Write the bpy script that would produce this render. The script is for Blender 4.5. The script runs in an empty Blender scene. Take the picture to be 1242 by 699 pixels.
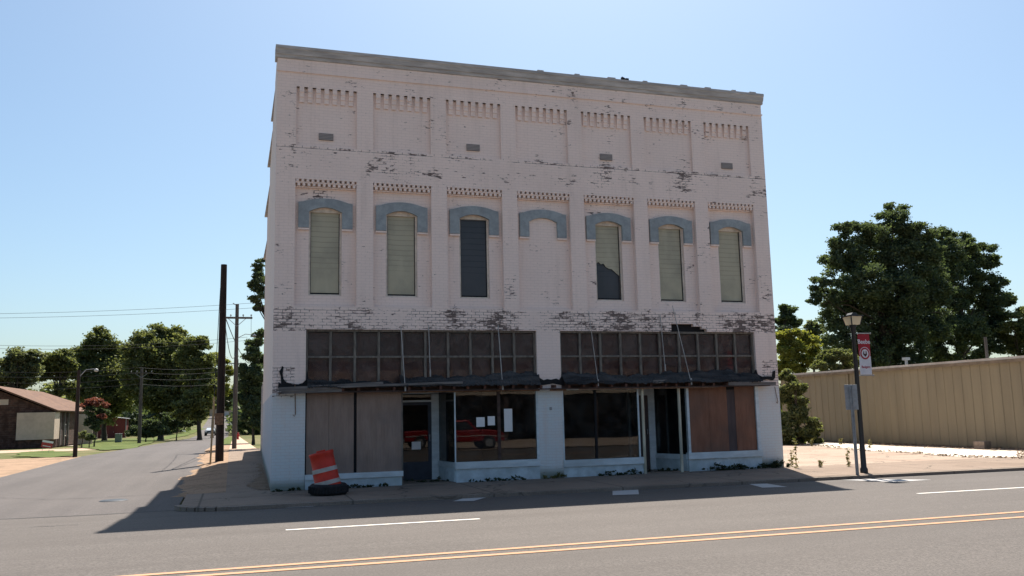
import bpy, bmesh, math, random
import numpy as np
from mathutils import Vector, Matrix
R = math.radians
rng = np.random.default_rng(7)
random.seed(7)
SC = bpy.context.scene
COL = SC.collection

# ------------------------------------------------------------------ camera numbers (solved from the photo, 1242 px frame)
F, CAM = 1059.1, np.array([-0.915, -21.645, 1.728])
YAW, PITCH, ROLL = 0.31107, 0.14044, 0.022706
def _rot():
    cy, sy, cp, sp = math.cos(YAW), math.sin(YAW), math.cos(PITCH), math.sin(PITCH)
    f = np.array([sy*cp, cy*cp, sp]); r = np.array([cy, -sy, 0]); d = np.cross(f, r)
    cr, sr = math.cos(ROLL), math.sin(ROLL)
    return np.array([cr*r+sr*d, -sr*r+cr*d, f])
RM = _rot()
def ray(px, py): return np.array([(px-621)/F, (py-349.5)/F, 1.0]) @ RM
def at(px, py, Y):
    d = ray(px, py); return CAM + d*((Y-CAM[1])/d[1])
def atx(px, py, X):
    d = ray(px, py); return CAM + d*((X-CAM[0])/d[0])
def depth(p): return float((np.asarray(p)-CAM) @ RM[2])
# terrain: level at the crossing, dips along the side street and climbs beyond
TY = [-90, 30, 125, 150, 250, 700, 3000]; TZ = [0, 0, -1.2, -1.2, 2.4, 4.0, 4.0]
def T(y): return float(np.interp(y, TY, TZ))
def hit(px, py, dz=0.0):
    d = ray(px, py); prev = 5.0
    for s in np.geomspace(5, 900, 6000):
        p = CAM + d*s
        if p[2] <= T(p[1])+dz: return p
    return p

# ------------------------------------------------------------------ material helpers
class NT:
    def __init__(s, name):
        s.m = bpy.data.materials.new(name); s.m.use_nodes = True
        s.t = s.m.node_tree; s.t.nodes.clear()
        s.out = s.n('ShaderNodeOutputMaterial')
    def n(s, typ, **k):
        nd = s.t.nodes.new(typ)
        for a, v in k.items():
            if a in ('operation', 'blend_type', 'data_type', 'distribution', 'wave_type', 'bands_direction', 'feature', 'noise_dimensions', 'offset_frequency', 'interpolation_type', 'offset', 'wave_profile', 'squash'): setattr(nd, a, v)
            else: s.set(nd, a.replace('_', ' '), v)
        return nd
    def set(s, nd, key, v):
        sock = nd.inputs[int(key[1:])] if key[:1] == 'i' and key[1:].isdigit() else nd.inputs[key]
        if isinstance(v, bpy.types.NodeSocket): s.t.links.new(v, sock)
        elif isinstance(v, bpy.types.Node): s.t.links.new(v.outputs[0], sock)
        else:
            if hasattr(sock.default_value, '__len__') and len(sock.default_value) == 4 and len(v) == 3: v = (*v, 1)
            sock.default_value = v
    def math(s, op, a, b=None, c=None, clamp=False):
        nd = s.n('ShaderNodeMath', operation=op); nd.use_clamp = clamp
        for i, v in enumerate((a, b, c)):
            if v is not None: s.set(nd, 'i%d' % i, v)
        return nd.outputs[0]
    def mix(s, fac, a, b, mode='MIX'):
        nd = s.n('ShaderNodeMix', data_type='RGBA', blend_type=mode)
        s.set(nd, 'i0', fac); s.set(nd, 'i6', a); s.set(nd, 'i7', b)
        return nd.outputs[2]
    def noise(s, vec, scale, detail=4, rough=.55, dist=0.0):
        nd = s.n('ShaderNodeTexNoise'); s.set(nd, 'Vector', vec); s.set(nd, 'Scale', scale); s.set(nd, 'Detail', detail); s.set(nd, 'Roughness', rough); s.set(nd, 'Distortion', dist)
        return nd.outputs[0]
    def ramp(s, fac, lo, hi):
        nd = s.n('ShaderNodeMapRange'); nd.interpolation_type = 'SMOOTHSTEP'
        s.set(nd, 'Value', fac); s.set(nd, 'From Min', lo); s.set(nd, 'From Max', hi); return nd.outputs[0]
    def obj(s): return s.n('ShaderNodeTexCoord').outputs['Object']
    def pos(s): return s.n('ShaderNodeNewGeometry').outputs['Position']
    def sep(s, v):
        nd = s.n('ShaderNodeSeparateXYZ'); s.set(nd, 'i0', v); return nd.outputs
    def comb(s, x, y, z=0.0):
        nd = s.n('ShaderNodeCombineXYZ'); s.set(nd, 'i0', x); s.set(nd, 'i1', y); s.set(nd, 'i2', z); return nd.outputs[0]
    def scale(s, v, k):
        nd = s.n('ShaderNodeMapping'); s.set(nd, 'Vector', v); s.set(nd, 'Scale', k); return nd.outputs[0]
    def bsdf(s, color, rough=.8, bump=None, bstr=.3, bdist=.01, metal=0.0, spec=.3, **k):
        b = s.n('ShaderNodeBsdfPrincipled')
        s.set(b, 'Base Color', color); s.set(b, 'Roughness', rough); s.set(b, 'Metallic', metal); s.set(b, 'Specular IOR Level', spec)
        for a, v in k.items(): s.set(b, a.replace('_', ' '), v)
        if bump is not None:
            bp = s.n('ShaderNodeBump'); s.set(bp, 'Strength', bstr); s.set(bp, 'Distance', bdist); s.set(bp, 'Height', bump)
            s.t.links.new(bp.outputs[0], b.inputs['Normal'])
        s.t.links.new(b.outputs[0], s.out.inputs[0]); return b

def plain(name, c, rough=.7, var=.25, scale=6.0, metal=0.0, spec=.3, bump=.15, stretch=(1, 1, 1), dirt=None):
    """a worn surface: base colour broken up by two scales of noise"""
    s = NT(name); v = s.scale(s.obj(), stretch)
    a = s.noise(v, scale, 6, .6); b = s.noise(v, scale*.17, 3)
    lo = tuple(x*(1-var) for x in c); hi = tuple(min(1, x*(1+var)) for x in c)
    col = s.mix(s.ramp(a, .3, .7), lo, hi)
    col = s.mix(s.math('MULTIPLY', s.ramp(b, .45, .75), .5), col, dirt or tuple(x*.6 for x in c))
    s.bsdf(col, rough, bump=a, bstr=bump, metal=metal, spec=spec); return s.m

def brick_uv(s):
    """wall coordinates in metres: u runs along the wall, v up"""
    p = s.sep(s.obj()); nn = s.sep(s.n('ShaderNodeNewGeometry').outputs['True Normal'])
    side = s.math('GREATER_THAN', s.math('ABSOLUTE', nn[0]), .7)
    u = s.math('ADD', s.math('MULTIPLY', p[0], s.math('SUBTRACT', 1.0, side)), s.math('MULTIPLY', p[1], side))
    top = s.math('GREATER_THAN', s.math('ABSOLUTE', nn[2]), .7)
    vv = s.math('ADD', p[2], s.math('MULTIPLY', p[1], top))
    return u, vv, p, side

def painted_brick(name, upper, lower, split=2.28, peel_amt=0.0, side_peel=.0):
    s = NT(name); u, v, p, side = brick_uv(s); uv = s.comb(u, v)
    br = s.n('ShaderNodeTexBrick', offset=.5, offset_frequency=2)
    for k, val in dict(Vector=uv, Color1=(0, 0, 0), Color2=(1, 1, 1), Mortar=(.5, .5, .5), Scale=1.0, Mortar_Size=.006, Mortar_Smooth=.3, Bias=0.0, Brick_Width=.21, Row_Height=.074).items(): s.set(br, k.replace('_', ' '), val)
    brand, mort = br.outputs['Color'], br.outputs['Fac']
    # where the paint has come off: height bands of the facade, broken up by noise and by whole bricks
    def band(z0, z1, soft): return s.math('MULTIPLY', s.ramp(v, z0-soft, z0), s.math('SUBTRACT', 1.0, s.ramp(v, z1, z1+soft)))
    z = s.math('MULTIPLY', band(3.84, 4.30, .22), .20)
    z = s.math('MAXIMUM', z, s.math('MULTIPLY', band(7.85, 8.45, .25), .158))
    z = s.math('MAXIMUM', z, s.math('MULTIPLY', band(4.4, 10.7, .4), .130))
    z = s.math('MAXIMUM', z, s.math('MULTIPLY', band(-.2, .25, .2), .12))
    z = s.math('MAXIMUM', z, s.math('MULTIPLY', band(8.36, 8.425, .03), .205))
    xr = s.math('MULTIPLY', s.ramp(u, 8.0, 13.0), s.math('MULTIPLY', band(7.7, 10.6, .3), .012))
    z = s.math('ADD', z, xr)
    # two scars: beside the blank bay and above the first hood
    def box(x0, x1, z0, z1, k):
        a = s.math('MULTIPLY', s.ramp(u, x0-.06, x0), s.math('SUBTRACT', 1.0, s.ramp(u, x1, x1+.06)))
        return s.math('MULTIPLY', s.math('MULTIPLY', a, band(z0, z1, .06)), k)
    front = s.math('SUBTRACT', 1.0, side)
    sc = s.math('MAXIMUM', box(5.84, 6.16, 4.60, 5.40, .175), box(.93, 1.45, 7.13, 7.34, .19))
    sc = s.math('MAXIMUM', sc, box(13.5, 14.1, 2.3, 3.0, .2)); sc = s.math('MAXIMUM', sc, box(0, .5, 2.2, 2.9, .2))
    z = s.math('MULTIPLY', s.math('MAXIMUM', z, sc), front)
    z = s.math('MAXIMUM', z, s.math('MULTIPLY', side, side_peel))
    z = s.math('ADD', z, s.math('MULTIPLY', s.math('SUBTRACT', s.noise(uv, .42, 3, .6), .5), .16))
    big = s.noise(s.comb(s.math('MULTIPLY', u, .8), v), 1.6, 4, .6)
    sm = s.noise(s.comb(s.math('MULTIPLY', u, .45), s.math('MULTIPLY', v, 1.6)), 9.0, 5, .65)
    sm2 = s.noise(s.comb(s.math('MULTIPLY', u, .5), s.math('MULTIPLY', v, 1.9)), 17.0, 3, .6)
    f = s.math('ADD', s.math('MULTIPLY', big, .36), s.math('ADD', s.math('MULTIPLY', sm, .34), s.math('MULTIPLY', sm2, .30)))
    f = s.math('ADD', f, s.math('MULTIPLY', s.math('SUBTRACT', brand, .5), .07))
    heavy = s.math('MULTIPLY', s.ramp(z, .15, .21), 1.0)
    f = s.math('ADD', f, s.math('MULTIPLY', mort, s.math('ADD', .02, s.math('MULTIPLY', heavy, .075))))
    f = s.math('ADD', f, s.math('ADD', z, peel_amt))
    peel = s.math('MULTIPLY', s.ramp(f, .715, .765), .92)
    # paint
    n1 = s.noise(uv, .7, 4); n2 = s.noise(s.comb(s.math('MULTIPLY', u, 3.0), s.math('MULTIPLY', v, .35)), 1.3, 5, .6); n3 = s.noise(uv, 30, 3)
    paint = s.mix(s.ramp(v, split-.03, split+.03), lower, upper)
    paint = s.mix(s.math('MULTIPLY', s.ramp(n1, .4, .7), .35), paint, tuple(c*.86 for c in upper))
    paint = s.mix(s.math('MULTIPLY', s.ramp(n2, .5, .78), .4), paint, tuple(c*w for c, w in zip(upper, (.72, .70, .68))))
    paint = s.mix(s.math('MULTIPLY', s.math('SUBTRACT', brand, .25), .12), paint, tuple(c*.8 for c in upper))
    paint = s.mix(s.math('MULTIPLY', mort, .28), paint, tuple(c*.6 for c in upper))
    algae = s.math('MULTIPLY', s.math('SUBTRACT', 1.0, s.ramp(s.math('ADD', v, s.math('MULTIPLY', n1, -.25)), -.05, .22)), .75)
    paint = s.mix(algae, paint, (.10, .13, .09))
    raw = s.mix(s.ramp(s.noise(uv, 14, 3), .3, .7), (.045, .032, .032), (.11, .072, .064))
    raw = s.mix(s.math('MULTIPLY', brand, .4), raw, (.19, .145, .13))
    raw = s.mix(s.math('MULTIPLY', mort, .85), raw, (.035, .028, .028))
    col = s.mix(peel, paint, raw)
    h = s.math('ADD', s.math('MULTIPLY', mort, -.7), s.math('MULTIPLY', peel, -.35)); h = s.math('ADD', h, s.math('MULTIPLY', n3, .25))
    s.bsdf(col, .78, bump=h, bstr=.55, bdist=.012, spec=.25); return s.m

def asphalt(name, c, crack=True, tint=None, along=(.03, .9, 1)):
    s = NT(name); p = s.pos()
    fine = s.noise(p, 34, 4, .8); mid = s.noise(p, 7, 4, .7); xs = s.noise(s.scale(p, along), 1.0, 4, .6); big = s.noise(p, .25, 3)
    col = s.mix(s.ramp(fine, .28, .72), tuple(x*.50 for x in c), tuple(x*1.5 for x in c))
    col = s.mix(s.math('MULTIPLY', s.ramp(mid, .35, .7), .35), col, tuple(x*.72 for x in c))
    col = s.mix(s.math('MULTIPLY', s.ramp(xs, .38, .66), .6), col, tint or tuple(x*.70 for x in c))
    col = s.mix(s.math('MULTIPLY', s.ramp(big, .4, .7), .3), col, tuple(x*1.18 for x in c))
    if crack:
        vo = s.n('ShaderNodeTexVoronoi', feature='DISTANCE_TO_EDGE'); s.set(vo, 'Scale', .22)
        w = s.n('ShaderNodeVectorMath', operation='ADD'); s.set(w, 'i0', p)
        nz = s.n('ShaderNodeTexNoise'); s.set(nz, 'Vector', p); s.set(nz, 'Scale', 1.1); s.set(nz, 'Detail', 5)
        s.t.links.new(nz.outputs['Color'], w.inputs[1]); s.t.links.new(w.outputs[0], vo.inputs['Vector'])
        k = s.math('SUBTRACT', 1.0, s.ramp(vo.outputs['Distance'], .002, .006))
        k = s.math('MULTIPLY', k, s.ramp(s.noise(p, .3, 2), .5, .6))
        col = s.mix(s.math('MULTIPLY', k, .65), col, tuple(x*.25 for x in c))
    s.bsdf(col, .85, bump=fine, bstr=.5, bdist=.01, spec=.25); return s.m

def soil(name, a, b, c, sc=1.2, thr=(.45, .6)):
    """patchy ground: a and b mixed by noise, flecked with c"""
    s = NT(name); p = s.pos()
    col = s.mix(s.ramp(s.noise(p, sc, 6, .65), *thr), a, b)
    col = s.mix(s.math('MULTIPLY', s.ramp(s.noise(p, sc*7, 4, .7), .55, .68), .8), col, c)
    fine = s.noise(p, 35, 3, .7)
    col = s.mix(s.math('MULTIPLY', s.ramp(fine, .4, .7), .25), col, tuple(x*.5 for x in a))
    s.bsdf(col, .95, bump=fine, bstr=.35, bdist=.03, spec=.1); return s.m

def leafmat(name, dark, light, trans=.35):
    s = NT(name); g = s.n('ShaderNodeNewGeometry'); r = g.outputs['Random Per Island']
    n = s.noise(s.obj(), .35, 3)
    f = s.math('ADD', s.math('MULTIPLY', r, .6), s.math('MULTIPLY', n, .5))
    col = s.mix(s.ramp(f, .25, .85), dark, light)
    d = s.n('ShaderNodeBsdfDiffuse'); s.set(d, 'Color', col)
    t = s.n('ShaderNodeBsdfTranslucent'); s.set(t, 'Color', s.mix(.5, col, tuple(min(1, x*w) for x, w in zip(light, (1.6, 1.7, .8)))))
    gl = s.n('ShaderNodeBsdfGlossy'); s.set(gl, 'Roughness', .6); s.set(gl, 'Color', (.6, .65, .6))
    m1 = s.n('ShaderNodeMixShader'); s.set(m1, 'i0', trans); s.set(m1, 'i1', d); s.set(m1, 'i2', t)
    m2 = s.n('ShaderNodeMixShader'); s.set(m2, 'i0', .04); s.set(m2, 'i1', m1); s.set(m2, 'i2', gl)
    s.t.links.new(m2.outputs[0], s.out.inputs[0]); return s.m

def glassmat(name, tint=(.75, .8, .78), ior=1.9, wav=.0, dust=.06, dcol=(.4, .38, .35)):
    s = NT(name); tr = s.n('ShaderNodeBsdfTransparent'); s.set(tr, 'Color', tint)
    gl = s.n('ShaderNodeBsdfGlossy'); s.set(gl, 'Roughness', .01); s.set(gl, 'Color', (.9, .9, .9))
    fr = s.n('ShaderNodeFresnel'); s.set(fr, 'IOR', ior)
    if wav:
        bp = s.n('ShaderNodeBump'); s.set(bp, 'Strength', wav); s.set(bp, 'Distance', .05); s.set(bp, 'Height', s.noise(s.obj(), 1.1, 1, .3))
        s.t.links.new(bp.outputs[0], gl.inputs['Normal'])
    m = s.n('ShaderNodeMixShader'); s.set(m, 'i0', fr); s.set(m, 'i1', tr); s.set(m, 'i2', gl)
    df = s.n('ShaderNodeBsdfDiffuse'); s.set(df, 'Color', dcol)
    m2 = s.n('ShaderNodeMixShader'); s.set(m2, 'i0', s.math('MULTIPLY', s.ramp(s.noise(s.obj(), 2.5, 5, .7), .3, .8), dust*2)); s.set(m2, 'i1', m); s.set(m2, 'i2', df)
    s.t.links.new(m2.outputs[0], s.out.inputs[0]); return s.m

# ------------------------------------------------------------------ mesh helpers
class MB:
    def __init__(s): s.v = []; s.f = []; s.sm = []; s.parts = []
    def add(s, vs, fs, smooth=False):
        s.parts.append((vs, fs, smooth)); o = len(s.v); s.v += [tuple(map(float, p)) for p in vs]
        s.f += [tuple(i+o for i in f) for f in fs]; s.sm += [smooth]*len(fs); return s
    def box(s, x0, x1, y0, y1, z0, z1):
        x0, x1 = sorted((x0, x1)); y0, y1 = sorted((y0, y1)); z0, z1 = sorted((z0, z1))
        return s.add([(x0, y0, z0), (x1, y0, z0), (x1, y1, z0), (x0, y1, z0), (x0, y0, z1), (x1, y0, z1), (x1, y1, z1), (x0, y1, z1)],
                     [(0, 3, 2, 1), (4, 5, 6, 7), (0, 1, 5, 4), (1, 2, 6, 5), (2, 3, 7, 6), (3, 0, 4, 7)])
    def prism(s, pts, axis, a, b):
        """pts: outline in the two other axes; extruded from a to b along axis (0,1,2)"""
        n = len(pts)
        def mk(p, t):
            q = list(p); q.insert(axis, t); return q
        vs = [mk(p, a) for p in pts]+[mk(p, b) for p in pts]
        fs = [tuple(range(n)), tuple(range(2*n-1, n-1, -1))]+[(i, i+n, (i+1) % n+n, (i+1) % n) for i in range(n)]
        return s.add(vs, fs)
    def beam(s, p, q, w, h=None):
        """rectangular bar from p to q"""
        p, q = Vector(p), Vector(q); d = (q-p).normalized(); h = h or w
        up = Vector((0, 0, 1)) if abs(d.z) < .95 else Vector((0, 1, 0))
        a = d.cross(up).normalized(); b = a.cross(d).normalized()
        c = [(-1, -1), (1, -1), (1, 1), (-1, 1)]
        vs = [e+a*(w/2*i)+b*(h/2*j) for e in (p, q) for i, j in c]
        return s.add(vs, [(3, 2, 1, 0), (4, 5, 6, 7)]+[(i, (i+1) % 4, (i+1) % 4+4, i+4) for i in range(4)])
    def tube(s, pts, r, n=8, smooth=True):
        pts = [Vector(p) for p in pts]; rr = r if hasattr(r, '__len__') else [r]*len(pts); rings = []
        for i, p in enumerate(pts):
            d = (pts[min(i+1, len(pts)-1)]-pts[max(i-1, 0)]).normalized()
            up = Vector((0, 0, 1)) if abs(d.z) < .9 else Vector((0, 1, 0))
            a = d.cross(up).normalized(); b = a.cross(d).normalized()
            rings.append([p+(a*math.cos(2*math.pi*k/n)+b*math.sin(2*math.pi*k/n))*rr[i] for k in range(n)])
        o = [v for ring in rings for v in ring]
        fs = [(i*n+k, i*n+(k+1) % n, (i+1)*n+(k+1) % n, (i+1)*n+k) for i in range(len(pts)-1) for k in range(n)]
        s.add(o, fs, smooth); s.add(rings[0], [tuple(range(n-1, -1, -1))]); s.add(rings[-1], [tuple(range(n))]); return s
    def lathe(s, prof, n=24, c=(0, 0, 0), smooth=True, close=False):
        """prof: (r, z) pairs"""
        vs = [(c[0]+r*math.cos(2*math.pi*k/n), c[1]+r*math.sin(2*math.pi*k/n), c[2]+z) for r, z in prof for k in range(n)]
        m = len(prof); fs = [(i*n+k, i*n+(k+1) % n, ((i+1) % m)*n+(k+1) % n, ((i+1) % m)*n+k) for i in range(m if close else m-1) for k in range(n)]
        return s.add(vs, fs, smooth)
    def build(s, name, mat, parent=None, loc=(0, 0, 0), rot=(0, 0, 0), bevel=0.0):
        me = bpy.data.meshes.new(name); me.from_pydata(s.v, [], s.f); me.update()
        bm = bmesh.new(); bm.from_mesh(me); bmesh.ops.recalc_face_normals(bm, faces=bm.faces) if name not in SHEETS else None
        bm.to_mesh(me); bm.free()
        me.polygons.foreach_set('use_smooth', s.sm)
        if mat: me.materials.append(mat)
        o = bpy.data.objects.new(name, me); COL.objects.link(o); o.location = loc; o.rotation_euler = rot
        if parent is not None: o.parent = parent
        if bevel:
            b = o.modifiers.new('bevel', 'BEVEL'); b.width = bevel; b.segments = 2; b.limit_method = 'ANGLE'
        return o
def each(mb, name, mat, parent):
    """one object per piece of mb"""
    return [MB().add(*p).build(name, mat, parent) for p in mb.parts]
SHEETS = set()
def tag(o, label=None, cat=None, group=None, kind=None):
    for k, v in dict(label=label, category=cat, group=group, kind=kind).items():
        if v: o[k] = v
    return o
def thing(name, label, cat, loc=(0, 0, 0), rz=0.0, group=None, rot=None):
    o = bpy.data.objects.new(name, None); COL.objects.link(o); o.location = loc; o.rotation_euler = rot or (0, 0, rz)
    return tag(o, label, cat, group)
def sheet(name, pts, dz, mat, kind='structure', label=None):
    """flat outline laid on the terrain, dz above it"""
    mb = MB(); mb.add([(p[0], p[1], T(p[1])+dz) for p in pts], [tuple(range(len(pts)))])
    SHEETS.add(name); o = mb.build(name, mat)
    if o.data.polygons[0].normal.z < 0: o.data.flip_normals()
    return tag(o, label, None, None, kind)
def copy_tree(o, parent=None):
    c = o.copy(); COL.objects.link(c)
    if parent is not None: c.parent = parent
    for ch in list(o.children): copy_tree(ch, c)
    return c

# ------------------------------------------------------------------ materials
PINK, COOL = (.88, .715, .635), (.63, .685, .70)
M = dict(
    brick=painted_brick('painted_brick', PINK, COOL),
    side=painted_brick('side_painted_brick', (.80, .67, .605), (.46, .49, .54), side_peel=.09),
    rearbrick=painted_brick('rear_brick', (.5, .45, .43), (.5, .48, .47), side_peel=.16, peel_amt=.05),
    cornice=plain('weathered_cornice', (.42, .40, .385), .85, .22, 5, dirt=(.29, .27, .26), stretch=(.35, 1, 2.5)),
    hood=plain('blue_hood_paint', (.30, .33, .34), .7, .14, 7),
    cream=plain('cream_board', (.66, .57, .48), .7, .15, 8),
    frame=plain('grey_frame_paint', (.165, .145, .122), .7, .4, 9, stretch=(3, 3, .6), dirt=(.075, .062, .057)),
    whitewood=plain('white_wood', (.58, .65, .68), .6, .12, 4, stretch=(.6, 1, 2), dirt=(.33, .36, .36)),
    bulk=plain('bulkhead_paint', (.48, .56, .60), .7, .18, 3, dirt=(.20, .25, .22)),
    rust=plain('rusty_steel', (.22, .13, .08), .8, .4, 12),
    darkwood=plain('rotten_timber', (.075, .05, .042), .9, .45, 6, stretch=(.4, 2, 2)),
    tar=plain('torn_tar_sheet', (.030, .028, .028), .85, .7, 4, dirt=(.13, .125, .12), bump=.6, stretch=(.35, 1, 3)),
    black=plain('black_tar', (.012, .012, .014), .8, .3, 10),
    greytimber=plain('grey_timber', (.16, .145, .135), .85, .35, 6, stretch=(.3, 2, 3)),
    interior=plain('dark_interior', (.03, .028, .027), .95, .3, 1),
    rod=plain('rod_steel', (.42, .40, .38), .5, .2, 8),
    black_metal=plain('black_metal', (.015, .016, .018), .45, .2, 8, spec=.5),
    galv=plain('galvanised_steel', (.30, .31, .32), .5, .15, 10, metal=.4),
    paper=plain('white_paper', (.75, .75, .74), .8, .05, 3),
    glass=glassmat('shop_glass', (.6, .62, .62), 1.42, .035, .03),
    transglass=glassmat('transom_glass', (.75, .68, .68), 1.22, .03, .22, (.23, .18, .165)),
    doorglass=glassmat('door_glass', (.5, .55, .6), 1.38, .05, .015),
    rubber=plain('tyre_rubber', (.016, .016, .018), .8, .4, 14, bump=.5),
    orange=plain('barrel_orange', (.52, .035, .018), .5, .15, 5, dirt=(.30, .04, .025)),
    reflective=plain('reflective_white', (.46, .41, .37), .5, .18, 5, dirt=(.38, .33, .30)),
    pole=plain('pole_wood', (.034, .023, .019), .9, .4, 3, stretch=(4, 4, .3)),
    pole_grey=plain('weathered_pole_wood', (.085, .072, .064), .9, .35, 3, stretch=(4, 4, .3)),
    wire=plain('wire_black', (.03, .03, .035), .7, .1, 3),
    bark=plain('bark', (.055, .045, .036), .95, .4, 5, stretch=(2, 2, .5), bump=.6),
    concrete=None,
)
def vent_mat():
    s = NT('vent_louvre'); p = s.sep(s.obj()); w = s.math('FRACT', s.math('MULTIPLY', p[2], 26))
    s.bsdf(s.mix(s.ramp(w, .3, .6), (.16, .14, .13), (.33, .29, .27)), .7); return s.m
M['vent'] = vent_mat()
def ply(name, a, b, streak):
    s = NT(name); o = s.obj(); st = s.scale(o, (4, 4, .9))
    n = s.noise(st, 1.6, 5, .65); n2 = s.noise(o, 1.1, 4); n3 = s.noise(s.scale(o, (30, 30, 1)), 2, 3)
    col = s.mix(s.ramp(n, .3, .7), a, b); col = s.mix(s.math('MULTIPLY', s.ramp(n2, .4, .7), .55), col, streak)
    col = s.mix(s.math('MULTIPLY', s.ramp(n3, .5, .7), .25), col, tuple(x*.5 for x in a))
    s.bsdf(col, .85, bump=n, bstr=.2); return s.m
M['ply_grey'] = ply('weathered_plywood', (.26, .185, .145), (.32, .235, .19), (.18, .14, .125))
M['ply_red'] = ply('red_plywood', (.19, .088, .055), (.25, .125, .082), (.12, .08, .065))
M['ply_dark'] = ply('dark_board', (.075, .055, .055), (.10, .075, .072), (.06, .05, .05))
def fibreglass(name, base, line, stain, k=7.6):
    s = NT(name); o = s.obj(); p = s.sep(o)
    w = s.math('FRACT', s.math('ADD', s.math('MULTIPLY', p[2], k), s.math('MULTIPLY', s.noise(s.scale(o, (1, 1, .2)), 1.5, 2), .5)))
    ln = s.math('MULTIPLY', s.math('SUBTRACT', 1.0, s.ramp(w, .04, .2)), s.ramp(p[2], 5.15, 5.6))
    n = s.noise(o, 1.5, 5, .6)
    col = s.mix(s.math('MULTIPLY', s.ramp(n, .35, .7), .6), base, stain); col = s.mix(s.math('MULTIPLY', ln, .5), col, line)
    x = s.noise(s.scale(o, (3, 1, .6)), 1.2, 4)
    col = s.mix(s.math('MULTIPLY', s.ramp(x, .5, .75), .35), col, tuple(c*1.25 for c in base))
    s.bsdf(col, .35, bump=w, bstr=.25, spec=.4); return s.m
M['pane_olive'] = fibreglass('yellowed_panel', (.44, .395, .28), (.17, .155, .115), (.28, .255, .19))
M['pane_dark'] = fibreglass('dark_louvre_panel', (.050, .052, .060), (.004, .004, .006), (.035, .037, .043), 6.5)
def concrete(name, c, crackk=.5, stain=(.3, .2, .15), jx=3.0, jy=2.4):
    s = NT(name); p = s.pos(); fine = s.noise(p, 40, 3, .7); big = s.noise(p, .45, 5, .6); mid = s.noise(p, 3.2, 5, .65)
    col = s.mix(s.ramp(fine, .3, .7), tuple(x*.8 for x in c), tuple(x*1.15 for x in c))
    col = s.mix(s.math('MULTIPLY', s.ramp(big, .42, .68), .65), col, stain)
    col = s.mix(s.math('MULTIPLY', s.ramp(mid, .5, .75), .4), col, tuple(x*.6 for x in c))
    q = s.sep(p)
    def joint(v, k): 
        f = s.math('ABSOLUTE', s.math('SUBTRACT', s.math('FRACT', s.math('DIVIDE', v, k)), .5)); return s.math('SUBTRACT', 1.0, s.ramp(f, .004, .010))
    j = s.math('MAXIMUM', joint(q[0], jx), joint(q[1], jy))
    vo = s.n('ShaderNodeTexVoronoi', feature='DISTANCE_TO_EDGE'); s.set(vo, 'Scale', .5)
    w = s.n('ShaderNodeVectorMath', operation='ADD'); s.set(w, 'i0', p); nz = s.n('ShaderNodeTexNoise'); s.set(nz, 'Vector', p); s.set(nz, 'Scale', 1.4); s.set(nz, 'Detail', 5)
    s.t.links.new(nz.outputs['Color'], w.inputs[1]); s.t.links.new(w.outputs[0], vo.inputs['Vector'])
    k = s.math('MULTIPLY', s.math('SUBTRACT', 1.0, s.ramp(vo.outputs['Distance'], .006, .016)), s.ramp(s.noise(p, .5, 2), .42, .55))
    d = s.math('MULTIPLY', s.math('MAXIMUM', j, k), crackk)
    col = s.mix(d, col, (.05, .045, .035))
    s.bsdf(col, .9, bump=s.math('SUBTRACT', fine, d), bstr=.4, bdist=.012, spec=.15); return s.m
M['walk'] = concrete('sidewalk_concrete', (.25, .19, .147), .6, (.19, .14, .105))
M['lot'] = concrete('lot_concrete', (.35, .275, .215), .7, (.28, .195, .145), 4.1, 3.3)
M['whiteslab'] = concrete('white_slab', (.70, .62, .52), .8, (.45, .36, .27), 4.5, 3.1)
M['kerb'] = concrete('kerb_concrete', (.24, .195, .16), .5, (.17, .135, .11), 3, 50)
M['road'] = asphalt('road_asphalt', (.110, .096, .086), False, tint=(.084, .072, .064))
M['street'] = asphalt('street_asphalt', (.104, .091, .085), False, None, (.9, .05, 1))
M['dirt'] = soil('sandy_dirt', (.34, .23, .155), (.26, .18, .12), (.20, .155, .09), 1.0)
M['litter'] = soil('dead_grass', (.23, .165, .115), (.18, .125, .085), (.13, .10, .06), 2.5)
M['grass'] = soil('lawn_grass', (.075, .105, .028), (.12, .14, .042), (.16, .14, .07), .7)
M['field'] = soil('rough_field', (.10, .11, .04), (.18, .15, .08), (.07, .08, .03), .25)
M['leaf_dark'] = leafmat('leaf_dark', (.026, .048, .034), (.100, .125, .056), .42)
M['leaf_mid'] = leafmat('leaf_mid', (.052, .074, .032), (.17, .178, .068), .5)
M['leaf_pale'] = leafmat('leaf_pale', (.06, .08, .045), (.18, .19, .095), .5)
M['leaf_yellow'] = leafmat('leaf_yellow', (.065, .09, .018), (.24, .235, .045), .5)
M['leaf_red'] = leafmat('leaf_red', (.12, .038, .034), (.27, .09, .075), .35)
M['weedleaf'] = leafmat('weed_leaf', (.022, .034, .018), (.055, .07, .032), .3)
M['dryleaf'] = leafmat('dry_weed', (.10, .10, .03), (.22, .19, .08), .35)

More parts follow.
